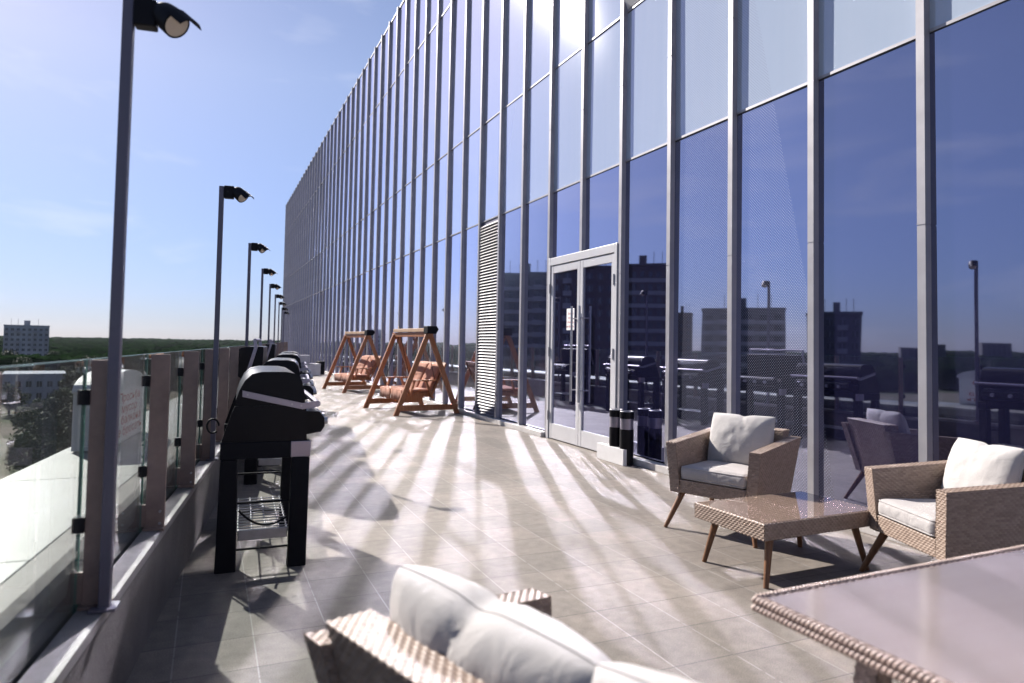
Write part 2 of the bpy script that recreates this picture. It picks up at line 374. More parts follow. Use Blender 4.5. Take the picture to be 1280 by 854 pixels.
# ------------------------------------------------------------------ mesh helpers
class MB:
    def __init__(self):
        self.V = []; self.F = []; self.UV = []; self.n = 0; self.smooth = []
    def add(self, verts, faces, uv=None, smooth=False):
        v = np.asarray(verts, dtype=np.float64).reshape(-1, 3)
        self.V.append(v)
        for f in faces: self.F.append(tuple(int(i) + self.n for i in f))
        self.smooth += [smooth] * len(faces)
        self.UV.append(np.zeros((len(v), 2)) if uv is None else np.asarray(uv, float).reshape(-1, 2))
        self.n += len(v)
        return self
    def box(self, x0, x1, y0, y1, z0, z1):
        return self.hexa([(x0, y0, z0), (x1, y0, z0), (x1, y1, z0), (x0, y1, z0), (x0, y0, z1), (x1, y0, z1), (x1, y1, z1), (x0, y1, z1)])
    def hexa(self, c):
        return self.add(c, [(0, 3, 2, 1), (4, 5, 6, 7), (0, 1, 5, 4), (1, 2, 6, 5), (2, 3, 7, 6), (3, 0, 4, 7)])
    def beam(self, p0, p1, w, d, up=(0, 0, 1)):
        p0 = Vector(p0); p1 = Vector(p1); t = (p1 - p0).normalized(); u = Vector(up)
        s = t.cross(u)
        if s.length < 1e-4: s = t.cross(Vector((0, 1, 0)))
        s.normalize(); k = s.cross(t)
        s *= w / 2; k *= d / 2
        return self.hexa([p0 - s - k, p0 + s - k, p0 + s + k, p0 - s + k, p1 - s - k, p1 + s - k, p1 + s + k, p1 - s + k])
    def tube(self, pts, rad, n=8, cap=True, smooth=True):
        pts = [Vector(p) for p in pts]
        rr = rad if isinstance(rad, (list, tuple)) else [rad] * len(pts)
        vs = []; k0 = None
        for i, p in enumerate(pts):
            a = pts[max(i - 1, 0)]; b = pts[min(i + 1, len(pts) - 1)]
            t = (b - a).normalized()
            if k0 is None:
                k0 = t.cross(Vector((0, 0, 1)))
                if k0.length < 1e-3: k0 = t.cross(Vector((0, 1, 0)))
            k = k0 - t * k0.dot(t); k.normalize(); k0 = k
            s = t.cross(k)
            for j in range(n):
                a_ = 2 * math.pi * (j + 0.5) / n
                vs.append(p + k * (math.cos(a_) * rr[i]) + s * (math.sin(a_) * rr[i]))
        fs = []
        for i in range(len(pts) - 1):
            for j in range(n):
                fs.append((i * n + j, i * n + (j + 1) % n, (i + 1) * n + (j + 1) % n, (i + 1) * n + j))
        self.add(vs, fs, smooth=smooth)
        if cap:
            q = len(pts) - 1
            self.add(vs[:n], [tuple(range(n - 1, -1, -1))]); self.add(vs[q * n:], [tuple(range(n))])
        return self
    def prism(self, prof, axis, a0, a1, smooth=False):
        # closed 2-D profile swept along an axis ('y': profile is x,z; 'x': y,z; 'z': x,y)
        def P(p, a):
            return {'y': (p[0], a, p[1]), 'x': (a, p[0], p[1]), 'z': (p[0], p[1], a)}[axis]
        n = len(prof)
        v = [P(p, a0) for p in prof] + [P(p, a1) for p in prof]
        f = [(i, (i + 1) % n, n + (i + 1) % n, n + i) for i in range(n)]
        self.add(v, f, smooth=smooth)
        self.add(v[:n], [tuple(range(n - 1, -1, -1))]); self.add(v[n:], [tuple(range(n))])
        return self
    def quad(self, a, b, c, d):
        return self.add([a, b, c, d], [(0, 1, 2, 3)])
    def wick(self, a, b, c, d, amp=0.0038, pu=0.0150, pv=0.0135, flip=False):
        # woven sheet on quad a-b (u) / a-d (v); real relief, one strand = one row
        a, b, c, d = [np.asarray(p, float) for p in (a, b, c, d)]
        lu = (np.linalg.norm(b - a) + np.linalg.norm(c - d)) / 2; lv = (np.linalg.norm(d - a) + np.linalg.norm(c - b)) / 2
        rows = max(1, round(lv / pv)); cols = max(1, round(lu / pu))
        nu = max(2, cols * 4); nv = max(3, rows * 4)
        u = np.linspace(0, 1, nu + 1)[None, :]; v = np.linspace(0, 1, nv + 1)[:, None]
        Pt = (a[None, None] * ((1 - u) * (1 - v))[..., None] + b[None, None] * (u * (1 - v))[..., None]
              + c[None, None] * (u * v)[..., None] + d[None, None] * ((1 - u) * v)[..., None])
        nrm = np.cross(b - a, d - a); nrm /= np.linalg.norm(nrm)
        fv = v * rows; r = np.minimum(np.floor(fv + 1e-9), rows - 1)
        prof = np.sqrt(np.clip(1 - (2 * (fv - r) - 1) ** 2, 0, 1))
        ph = np.cos(math.pi * (u * cols + r))
        h = prof * (0.12 + 0.88 * (0.5 + 0.5 * np.sign(ph) * np.abs(ph) ** 0.7))
        h = h * amp
        Pt = Pt + nrm[None, None] * h[..., None]
        idx = np.arange((nu + 1) * (nv + 1)).reshape(nv + 1, nu + 1)
        f = np.stack([idx[:-1, :-1], idx[:-1, 1:], idx[1:, 1:], idx[1:, :-1]], -1).reshape(-1, 4)
        uv = np.stack([np.broadcast_to(u * cols * 0.0150, h.shape), np.broadcast_to(v * rows * 0.0135, h.shape)], -1)
        self.add(Pt.reshape(-1, 3), [], uv.reshape(-1, 2))
        base = self.n - Pt.shape[0] * Pt.shape[1]
        self.F += list(map(tuple, (f + base).tolist())); self.smooth += [True] * len(f)
        return self
    def wick_hex(self, q, skip=()):
        # q: 8 corners as in hexa; faces outwards with strands running level
        A = {'bottom': (3, 2, 1, 0), 'top': (4, 5, 6, 7), 'front': (0, 1, 5, 4), 'right': (1, 2, 6, 5), 'back': (2, 3, 7, 6), 'left': (3, 0, 4, 7)}
        for k, ids in A.items():
            if k in skip: continue
            self.wick(*[q[i] for i in ids])
        return self
    def mesh(self, name):
        me = bpy.data.meshes.new(name)
        V = np.concatenate(self.V) if self.V else np.zeros((0, 3))
        me.from_pydata(V.tolist(), [], self.F) if len(self.F) < 4000 else self._fast(me, V)
        uvl = me.uv_layers.new(name='UVMap')
        UV = np.concatenate(self.UV)
        li = np.empty(len(me.loops), dtype=np.int32); me.loops.foreach_get('vertex_index', li)
        uvl.data.foreach_set('uv', UV[li].astype(np.float32).ravel())
        me.polygons.foreach_set('use_smooth', np.array(self.smooth, dtype=bool))
        me.update()
        return me
    def _fast(self, me, V):
        cnt = np.array([len(f) for f in self.F], dtype=np.int32)
        me.vertices.add(len(V)); me.vertices.foreach_set('co', V.astype(np.float32).ravel())
        flat = np.fromiter((i for f in self.F for i in f), dtype=np.int32, count=int(cnt.sum()))
        me.loops.add(len(flat)); me.loops.foreach_set('vertex_index', flat)
        me.polygons.add(len(cnt))
        me.polygons.foreach_set('loop_start', np.concatenate([[0], np.cumsum(cnt)[:-1]]).astype(np.int32))
        try: me.polygons.foreach_set('loop_total', cnt)
        except Exception: pass
        me.update(calc_edges=True); me.validate()

def obj(name, mb, m, parent=None, bevel=0.0, seg=2, loc=None, rot=None):
    me = mb if isinstance(mb, bpy.types.Mesh) else mb.mesh(name)
    if not me.materials: me.materials.append(m)
    o = bpy.data.objects.new(name, me); col.objects.link(o)
    if parent is not None: o.parent = parent
    if bevel > 0:
        md = o.modifiers.new('edge', 'BEVEL'); md.width = bevel; md.segments = seg; md.limit_method = 'ANGLE'; md.angle_limit = R(35)
    if loc is not None: o.location = loc
    if rot is not None: o.rotation_euler = rot
    return o

def tag(o, label, cat, group=None):
    o['label'] = label; o['category'] = cat
    if group: o['group'] = group
    return o
def thing(name, label, cat, loc=(0, 0, 0), rz=0.0, group=None):
    o = bpy.data.objects.new(name, None); col.objects.link(o)
    o.location = loc; o.rotation_euler = (0, 0, rz); o.empty_display_size = 0.2
    return tag(o, label, cat, group)
def struct(o):
    o['kind'] = 'structure'; return o
def kids(o): return [c for c in bpy.data.objects if c.parent == o]
def copy_tree(o, parent=None):
    c = o.copy(); col.objects.link(c); c.parent = parent
    for ch in kids(o): copy_tree(ch, c)
    return c
def dup(o, loc, rz, label, group=None):
    c = copy_tree(o); c.location = loc; c.rotation_euler = (0, 0, rz); c['label'] = label
    if group: c['group'] = group
    return c

def text_mesh(lines, size, leading):
    # lettering as one flat mesh in the xy plane, centred on x, first line at y = 0
    vs = []; fs = []; n0 = 0
    dg = bpy.context.evaluated_depsgraph_get()
    for i, s in enumerate(lines):
        cu = bpy.data.curves.new('lettering', 'FONT'); cu.body = s; cu.size = size; cu.align_x = 'CENTER'
        cu.resolution_u = 3
        o = bpy.data.objects.new('lettering', cu); col.objects.link(o)
        dg.update()
        me = bpy.data.meshes.new_from_object(o.evaluated_get(dg))
        vs += [(v.co.x, v.co.y - i * leading, 0) for v in me.vertices]
        fs += [tuple(k + n0 for k in p.vertices) for p in me.polygons]
        n0 += len(me.vertices)
        bpy.data.objects.remove(o); bpy.data.curves.remove(cu); bpy.data.meshes.remove(me)
    mb = MB(); mb.add(vs, fs); return mb

# railing frame: s along the railing (away from camera), off towards the terrace
RA = math.atan(0.1143); RS = 0.83; RZ = 0.238; R0 = Vector((-0.406, 3.414)) * RS
ru = Vector((math.sin(RA), math.cos(RA))); rn = Vector((math.cos(RA), -math.sin(RA)))
def rp(s, off, z=0.0):
    p = R0 + ru * s + rn * off
    return (p.x, p.y, z)
S0, S1 = -11.4, 51.0     # in railing units (RS metres)
XG = 4.765      # glass plane
XF = 4.70       # front of the fins

# ================================================================== SETTING
GZ = -20.0
# ground far below
def ground_mat():
    m, nt, N, L, b = new_mat('dry_earth_and_grass')
    tc = N.new('ShaderNodeTexCoord')
    n = N.new('ShaderNodeTexNoise'); n.inputs['Scale'].default_value = 0.025; n.inputs['Detail'].default_value = 8; n.inputs['Roughness'].default_value = 0.65
    n2 = N.new('ShaderNodeTexNoise'); n2.inputs['Scale'].default_value = 0.5; n2.inputs['Detail'].default_value = 8; n2.inputs['Roughness'].default_value = 0.7
    L.new(tc.outputs['Object'], n.inputs['Vector']); L.new(tc.outputs['Object'], n2.inputs['Vector'])
    r = N.new('ShaderNodeValToRGB'); e = r.color_ramp.elements
    e[0].position = 0.44; e[0].color = (0.165, 0.135, 0.115, 1); e[1].position = 0.60; e[1].color = (0.045, 0.058, 0.022, 1)
    L.new(n.outputs[0], r.inputs[0])
    c = mix_rgb(N, L, 'MULTIPLY', 0.8, r.outputs[0], n2.outputs[0])
    c = mix_rgb(N, L, 'MULTIPLY', 1.0, c, (1.7, 1.7, 1.7))
    L.new(c, b.inputs['Base Color']); b.inputs['Roughness'].default_value = 0.95; b.inputs['Specular IOR Level'].default_value = 0.1
    return m
g = MB(); ring = []
radii = [0, 60, 150, 300, 600, 1200, 2500, 5000, 9000]
NS = 48
def terrain(x, y):
    d = math.hypot(x, y)
    k = max(0.0, min(1.0, (d - 500) / 2500.0))
    return GZ + 8.0 * k * k * (3 - 2 * k)
vs = [(0, 0, GZ)]
for r_ in radii[1:]:
    for j in range(NS):
        a = 2 * math.pi * j / NS; x, y = r_ * math.sin(a), r_ * math.cos(a)
        vs.append((x, y, terrain(x, y)))
fs = [(0, 1 + (j + 1) % NS, 1 + j) for j in range(NS)]
for i in range(len(radii) - 2):
    for j in range(NS):
        a = 1 + i * NS + j; b_ = 1 + i * NS + (j + 1) % NS
        fs.append((a, b_, b_ + NS, a + NS))
g.add(vs, fs, smooth=True)
struct(obj('ground', g, ground_mat()))
# dirt track through the yard
tr = MB()
pts = [(-70, 90), (-52, 130), (-47, 165), (-56, 205), (-90, 250)]
for i in range(len(pts) - 1):
    (xa, ya), (xb, yb) = pts[i], pts[i + 1]
    wd = 4.5
    tr.quad((xa - wd, ya, GZ + 0.05 + 0.004 * i), (xa + wd, ya, GZ + 0.05 + 0.004 * i), (xb + wd, yb, GZ + 0.05 + 0.004 * i), (xb - wd, yb, GZ + 0.05 + 0.004 * i))
struct(obj('path', tr, mat('pale_dirt', (0.26, 0.215, 0.185), 0.95, var=0.25, vscale=0.4)))

# terrace floor
YB = -7.0
def rail_x(Y, off=0.0):
    s = (Y - R0.y + off * math.sin(RA)) / math.cos(RA)
    return R0.x + math.sin(RA) * s + math.cos(RA) * off
YT = 46.0
fl = MB().add([(rail_x(YB, -0.02), YB, 0), (4.79, YB, 0), (4.79, YT, 0), (rail_x(YT, -0.02), YT, 0)], [(0, 1, 2, 3)])
struct(obj('terrace_floor', fl, M_PAVE))
sl = MB().prism([(rail_x(YB, -0.83), YB), (4.79, YB), (4.79, YT), (rail_x(YT, -0.8), YT)], 'z', GZ, -0.012)
struct(obj('terrace_slab', sl, M_CONC))

# low wall under the railing
kw = thing('low_kerb_wall', 'low stained grey kerb wall along the foot of the glass railing', 'wall', rp(0, 0, RZ), -RA); kw.scale = (RS,) * 3
kb = MB(); kb.box(-0.055, 0.034, S0, S1, -0.30, 0.235); obj('wall_face', kb, M_CONC, kw)
s = S0; k = 0
while s < S1 - 0.1:
    L_ = min(2.48, S1 - s)
    b_ = MB().prism([(-0.062, 0.238), (0.040, 0.238), (0.042, 0.205), (0.046, 0.205), (0.046, 0.250), (-0.062, 0.256)], 'y', s + 0.004, s + L_ - 0.004)
    obj('coping', b_, M_KERB, kw); s += L_
# wide parapet outside the railing
pw = thing('parapet_wall', 'wide white metal capped parapet outside the glass railing', 'wall', rp(0, 0, RZ), -RA); pw.scale = (RS,) * 3
pb = MB(); pb.box(-1.00, -0.125, S0, S1, -0.31, 0.43); obj('wall_face', pb, M_CONC, pw)
s = S0
while s < S1 - 0.1:
    L_ = min(1.9, S1 - s)
    c_ = MB().prism([(-1.06, 0.30), (-0.25, 0.30), (-0.25, 0.466), (-1.06, 0.452)], 'y', s + 0.005, s + L_ - 0.005)
    obj('cap_sheet', c_, M_CAP, pw, bevel=0.006)
    s += L_
c_ = MB().prism([(-0.245, 0.31), (-0.110, 0.31), (-0.100, 0.400), (-0.112, 0.436), (-0.150, 0.455), (-0.245, 0.466)], 'y', S0, S1)
obj('cap_edge', c_, M_CAPIN, pw)

# glass railing
rl = thing('glass_railing', 'glass railing with flat brown grey posts along the terrace edge', 'railing', rp(0, 0, RZ), -RA); rl.scale = (RS,) * 3
SP = 1.245
npost = range(-8, 41)
post_b = MB().box(-0.052, 0.052, -0.013, 0.013, 0.0, 1.06)
post_me = None
for i in npost:
    if post_me is None:
        p = obj('post', post_b, M_POST, rl, bevel=0.002, seg=1); post_me = p.data
    else:
        p = obj('post', post_me, M_POST, rl)
        md = p.modifiers.new('edge', 'BEVEL'); md.width = 0.002; md.segments = 1; md.limit_method = 'ANGLE'
    p.location = (0, i * SP, 0.242)
    if i == npost[0]:
        cm = MB()
        cm.box(-0.098, -0.053, -0.022, 0.022, -0.032, 0.032)
        bkt = MB().box(-0.120, -0.053, -0.008, 0.008, 0.03, 0.16); bkt_me = bkt.mesh('bracket'); bkt_me.materials.append(M_POST)
        clamp_me = cm.mesh('clamp'); clamp_me.materials.append(M_BLACKM)
        bolt_me = MB().tube([(0, -0.004, 0), (0, 0.004, 0)], 0.008, 8).mesh('bolt'); bolt_me.materials.append(M_STEEL)
        bs = MB().box(-0.058, 0.054, -0.05, 0.05, 0.016, 0.026); base_me = bs.mesh('base_plate'); base_me.materials.append(M_POST)
    for z in (0.36, 0.90): obj('clamp', clamp_me, M_BLACKM, p, loc=(0, 0, z))
    obj('bracket', bkt_me, M_POST, p); [obj('bolt', bolt_me, M_STEEL, p, loc=q_) for q_ in ((0.028, -0.0155, 0.05), (0.028, -0.0155, 0.12), (-0.085, -0.01, 0.168))]; obj('base_plate', base_me, M_POST, p)
edge_m = mat('green_glass_edge', (0.10, 0.22, 0.18), 0.15)
gp = MB().box(-0.084, -0.072, 0.010, SP - 0.010, 0.20, 1.30)
gme = gp.mesh('glass_panel'); gme.materials.append(M_CLEAR)
ge = MB(); ge.box(-0.0835, -0.0725, 0.006, 0.0095, 0.20, 1.30); ge.box(-0.0835, -0.0725, SP - 0.0095, SP - 0.006, 0.20, 1.30)
ge.box(-0.0835, -0.0725, 0.006, SP - 0.006, 1.3005, 1.304)
gee = ge.mesh('glass_edge'); gee.materials.append(edge_m)
for i in list(npost)[:-1]:
    o = obj('glass_panel', gme, M_CLEAR, rl); o.location = (0, i * SP, 0)
    o2 = obj('glass_edge', gee, edge_m, o)

# ================================================================== GLASS BUILDING
bd = thing('glass_office_building', 'long glass fronted building with close grey vertical fins beside the terrace', 'building', (XG, 0, 0))
NB0, NB1 = -9, 48
Y0 = 3.31
lev = [0.085, 3.75, 5.68, 9.10, 11.12]
HT = 11.20
core = MB(); core.box(0.06, 18, Y0 + NB0 - 0.2, Y0 + NB1 + 0.1, GZ, HT - 0.1)
obj('wall', core, mat('dark_interior_wall', (0.02, 0.02, 0.025), 0.8), bd)
rf = MB(); rf.box(-0.02, 18.1, Y0 + NB0 - 0.25, Y0 + NB1 + 0.12, HT - 0.075, HT - 0.02)
obj('roof', rf, M_FIN, bd, bevel=0.01)
lb = MB(); lb.box(-0.02, 0.05, Y0 + NB0 - 0.2, Y0 + NB1 + 0.1, GZ, -0.02)
obj('lower_wall', lb, M_CONC, bd)

def fin_mesh(z0, z1):
    m_ = MB(); zs = [z0] + [z for z in (2.32, 4.72, 7.3, 9.9) if z0 + 0.1 < z < z1] + [z1]
    for a, b_ in zip(zs[:-1], zs[1:]):
        m_.box(-0.062, 0.0, -0.032, 0.032, a + 0.004, b_ - 0.004)
    m_.box(-0.057, 0.02, -0.027, 0.027, z0 + 0.005, z1 - 0.005)
    return m_
fin_me = fin_mesh(0.0, HT).mesh('fin'); fin_me.materials.append(M_FIN)
for n in range(NB0, NB1 + 1):
    if n == 5:
        obj('fin', fin_mesh(2.72, HT), M_FIN, bd, loc=(0, Y0 + n, 0)); continue
    obj('fin', fin_me, M_FIN, bd, loc=(0, Y0 + n, 0))

dot_defs = {2: (0.0, 99.0, 0.0), 1: (3.98, 99.0, 0.22), 0: (4.10, 99.0, 0.15)}
pane_cache = {}
rest = MB(); rest_u = MB()
def pane_geo(w, z0, z1, ty, tz):
    # slightly out-of-true pane, as set glass always is
    a = w / 2 - 0.024; h = (z1 - z0) / 2 - 0.007
    c = [(-a, -h), (a, -h), (a, h), (-a, h)]
    return [(y * ty + z * tz, y, z) for y, z in c]
count = 0
for n in range(NB0, NB1):
    for li in range(4):
        z0, z1 = lev[li], lev[li + 1]
        if li == 0 and n == 8: continue               # louvre bay
        if li == 0 and n in (4, 5): z0 = 2.725        # door bays
        ty, tz = rng.normal(0, 0.0032), rng.normal(0, 0.0020)
        cy_, cz_ = Y0 + n + 0.5, (z0 + z1) / 2
        q = pane_geo(1.0, z0, z1, ty, tz)
        up = li > 0
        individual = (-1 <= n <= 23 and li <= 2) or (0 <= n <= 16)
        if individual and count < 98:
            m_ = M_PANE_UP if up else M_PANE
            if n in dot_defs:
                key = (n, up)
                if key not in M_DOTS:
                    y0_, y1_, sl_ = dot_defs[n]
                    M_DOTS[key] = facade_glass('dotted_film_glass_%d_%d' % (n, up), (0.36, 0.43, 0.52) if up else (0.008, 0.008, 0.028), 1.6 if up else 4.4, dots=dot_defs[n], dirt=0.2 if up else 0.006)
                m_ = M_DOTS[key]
            pm = MB().add([(x, y, z) for x, y, z in q], [(0, 3, 2, 1)])
            pm.box(0.012, 0.02, -0.47, 0.47, -(z1 - z0) / 2 + 0.01, (z1 - z0) / 2 - 0.01)
            o = obj('glass_pane', pm, m_, bd, loc=(0, cy_, cz_)); count += 1
            if n in dot_defs: o['label'] = 'pane with a film of small white dots'
        else:
            tgt = rest_u if up else rest
            tgt.add([(x, y + cy_, z + cz_) for x, y, z in q], [(0, 3, 2, 1)])
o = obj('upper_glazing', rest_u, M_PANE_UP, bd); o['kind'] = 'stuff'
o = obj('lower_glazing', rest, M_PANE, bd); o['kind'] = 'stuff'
for z in lev[1:4]:
    t_ = MB()
    for n in range(NB0, NB1):
        t_.box(-0.012, 0.010, Y0 + n + 0.038, Y0 + n + 0.962, z - 0.011, z + 0.013)
    obj('transom', t_, M_FIN, bd)
    t_ = MB()
    for n in range(NB0, NB1):
        t_.box(-0.005, 0.011, Y0 + n + 0.038, Y0 + n + 0.962, z - 0.021, z - 0.0115)
    obj('gasket', t_, M_DARK, bd)
sb = MB(); sb.box(-0.12, 0.0, Y0 + NB0, Y0 + 3.96, 0.0, 0.075); sb.box(-0.12, 0.0, Y0 + 6.04, Y0 + NB1, 0.0, 0.075)
obj('base_sill', sb, M_SILL, bd, bevel=0.004)
# louvre bay
lo = MB(); yl0, yl1 = Y0 + 8.04, Y0 + 8.96
z = 0.12
while z < 3.70:
    lo.hexa([(-0.055, yl0, z - 0.024), (-0.055, yl1, z - 0.024), (-0.005, yl1, z + 0.022), (-0.005, yl0, z + 0.022),
             (-0.052, yl0, z - 0.020), (-0.052, yl1, z - 0.020), (-0.002, yl1, z + 0.026), (-0.002, yl0, z + 0.026)])
    z += 0.056
lf = obj('louvre_panel', lo, M_LOUV, bd)
lfr = MB(); lfr.box(-0.05, 0.0, yl0, yl0 + 0.03, 0.076, 3.73); lfr.box(-0.05, 0.0, yl1 - 0.03, yl1, 0.076, 3.73)
obj('frame', lfr, M_LOUV, lf)
lbk = MB(); lbk.box(0.003, 0.02, yl0, yl1, 0.08, 3.74); obj('backing', lbk, mat('violet_grey_backing', (0.10, 0.095, 0.16), 0.6), lf)
# double door in bays 4-5
yd0, yd1, ym = Y0 + 4.04, Y0 + 5.96, Y0 + 5.0
fr = MB()
fr.box(-0.075, 0.0, yd0, yd0 + 0.065, 0.0, 2.715); fr.box(-0.075, 0.0, yd1 - 0.065, yd1, 0.0, 2.715)
fr.box(-0.073, 0.0, yd0 + 0.066, yd1 - 0.066, 2.60, 2.713)
obj('door_frame', fr, M_WHITE, bd, bevel=0.004)
hz0 = 0.50
for k, (ya, yb_) in enumerate(((yd0 + 0.070, ym - 0.004), (ym + 0.004, yd1 - 0.070))):
    f_ = MB(); st = 0.075
    f_.box(-0.062, -0.010, ya, ya + st, 0.012, 2.594); f_.box(-0.062, -0.010, yb_ - st, yb_, 0.012, 2.594)
    f_.box(-0.060, -0.012, ya + st, yb_ - st, 2.48, 2.592); f_.box(-0.060, -0.012, ya + st, yb_ - st, 0.014, 0.235)
    dl = obj('door', f_, M_WHITE, bd, bevel=0.004)
    pn = MB(); pn.box(-0.040, -0.030, ya + st, yb_ - st, 0.235, 2.48); obj('pane', pn, M_PANE, dl)
    yh = ym - 0.11 if k == 0 else ym + 0.11
    hb = MB(); z0, z1 = (0.62, 1.95)
    hb.tube([(-0.125, yh, z0), (-0.125, yh, z1)], 0.016, 10)
    for zz in (0.78, 1.78): hb.tube([(-0.125, yh, zz), (-0.035, yh, zz)], 0.010, 8)
    obj('handle', hb, M_STEEL, dl)
    hg = MB(); ye = ya - 0.006 if k == 0 else yb_ + 0.006
    for zz in (0.35, 1.30, 2.25): hg.tube([(-0.078, ye, zz - 0.07), (-0.078, ye, zz + 0.07)], 0.011, 8)
    obj('hinge', hg, M_FIN, dl)
    if k == 1:
        nz0, nz1 = 1.62, 1.93; ny0, ny1 = ym + 0.185, ym + 0.405
        pp = MB(); pp.box(-0.0455, -0.0405, ny0, ny1, nz0, nz1)
        nt_ = obj('notice', pp, M_PAPER, dl); nt_['label'] = 'white paper notice printed in red'
        tm = text_mesh(['Просьба', 'мусор', 'с балкона', 'не бросать'], 0.040, 0.062)
        V = tm.V[0].copy(); tm.V[0] = np.stack([np.full(len(V), -0.0468), (ny0 + ny1) / 2 - V[:, 0], nz1 - 0.085 + V[:, 1]], 1)
        o = obj('lettering', tm, M_RED, bd)  # printed on the notice
        o.parent = dl
# open vent pane above second transom
ov = MB(); y0_, y1_ = Y0 + 3.52, Y0 + 3.94
ov.hexa([(-0.018, y0_, 5.70), (-0.018, y1_, 5.70), (-0.010, y1_, 5.70), (-0.010, y0_, 5.70), (-0.11, y0_, 5.93), (-0.11, y1_, 5.93), (-0.102, y1_, 5.93), (-0.102, y0_, 5.93)])
obj('vent_flap', ov, M_WHITE, bd)

# ================================================================== LAMPS
def make_lamp(label, group):
    t = thing('lamp_post', label, 'lamp post', (0, 0, 0), -RA, group)
    p = MB(); p.box(-0.022, 0.022, -0.022, 0.022, 0.0, 2.62); obj('pole', p, M_POLE, t, bevel=0.004)
    bp = MB(); bp.box(-0.05, 0.05, -0.05, 0.05, 0.0, 0.012); obj('base_plate', bp, M_POLE, t)
    br = MB(); br.box(0.024, 0.112, -0.035, 0.035, 2.505, 2.625); obj('ballast_box', br, M_BLACKM, t, bevel=0.006)
    # floodlight: barrel pointing down and out, lens, visor
    ax = Vector((0.62, -0.40, -0.60)).normalized(); s_ = ax.cross(Vector((0, 0, 1))).normalized(); k_ = s_.cross(ax)
    c0 = Vector((0.125, 0.0, 2.59))
    rings = [(-0.015, 0.028), (0.0, 0.044), (0.025, 0.055), (0.06, 0.060), (0.105, 0.062), (0.115, 0.062)]
    hd = MB(); vs = []; n = 20
    for d_, r_ in rings:
        for j in range(n):
            a = 2 * math.pi * j / n; vs.append(c0 + ax * d_ + s_ * (r_ * math.cos(a)) + k_ * (r_ * math.sin(a)))
    fs = [(i * n + j, i * n + (j + 1) % n, (i + 1) * n + (j + 1) % n, (i + 1) * n + j) for i in range(len(rings) - 1) for j in range(n)]
    hd.add(vs, fs, smooth=True); hd.add(vs[:n], [tuple(range(n - 1, -1, -1))])
    h_ = obj('floodlight', hd, M_BLACKM, t)
    ln = MB(); ln.add([c0 + ax * 0.1135 + s_ * (0.054 * math.cos(2 * math.pi * j / n)) + k_ * (0.054 * math.sin(2 * math.pi * j / n)) for j in range(n)], [tuple(range(n))])
    obj('lens', ln, M_LENS, h_)
    vz = MB(); vv = []; m = 9
    for dd in (0.10, 0.19):
        for rr in (0.064, 0.067):
            for j in range(m):
                a = R(20) + R(115) * (j / (m - 1)) + 0.0
                vv.append(c0 + ax * dd + s_ * (rr * math.cos(a)) + k_ * (rr * math.sin(a)))
    ff = []
    for j in range(m - 1):
        ff.append((j, j + 1, 2 * m + j + 1, 2 * m + j)); ff.append((m + j, 3 * m + j, 3 * m + j + 1, m + j + 1))
        ff.append((2 * m + j, 2 * m + j + 1, 3 * m + j + 1, 3 * m + j)); ff.append((j, m + j, m + j + 1, j + 1))
    ff.append((0, 2 * m, 3 * m, m)); ff.append((m - 1, 2 * m - 1, 4 * m - 1, 3 * m - 1))
    vz.add(vv, ff); obj('visor', vz, M_BLACKM, h_)
    return t
ords = ['nearest the camera', 'behind the nearest grill, second from the camera', 'third from the camera along the railing', 'fourth from the camera along the railing', 'fifth from the camera along the railing', 'sixth from the camera along the railing', 'third from the far end of the railing', 'second from the far end of the railing', 'at the far end of the railing']
lamp_s = [-0.045, 3.73, 7.75, 11.6, 15.6, 19.9, 24.4, 29.0, 33.6]
lp = None
for sv, od in zip(lamp_s, ords):
    lab = 'slim grey lamp post with black floodlight, ' + od
    pos = rp(sv * RS, 0.043 * RS, RZ + 0.256 * RS)
    if lp is None: lp = make_lamp(lab, 'lamp posts along the railing'); lp.location = pos; lp.scale = (RS,) * 3
    else: dup(lp, pos, -RA, lab)

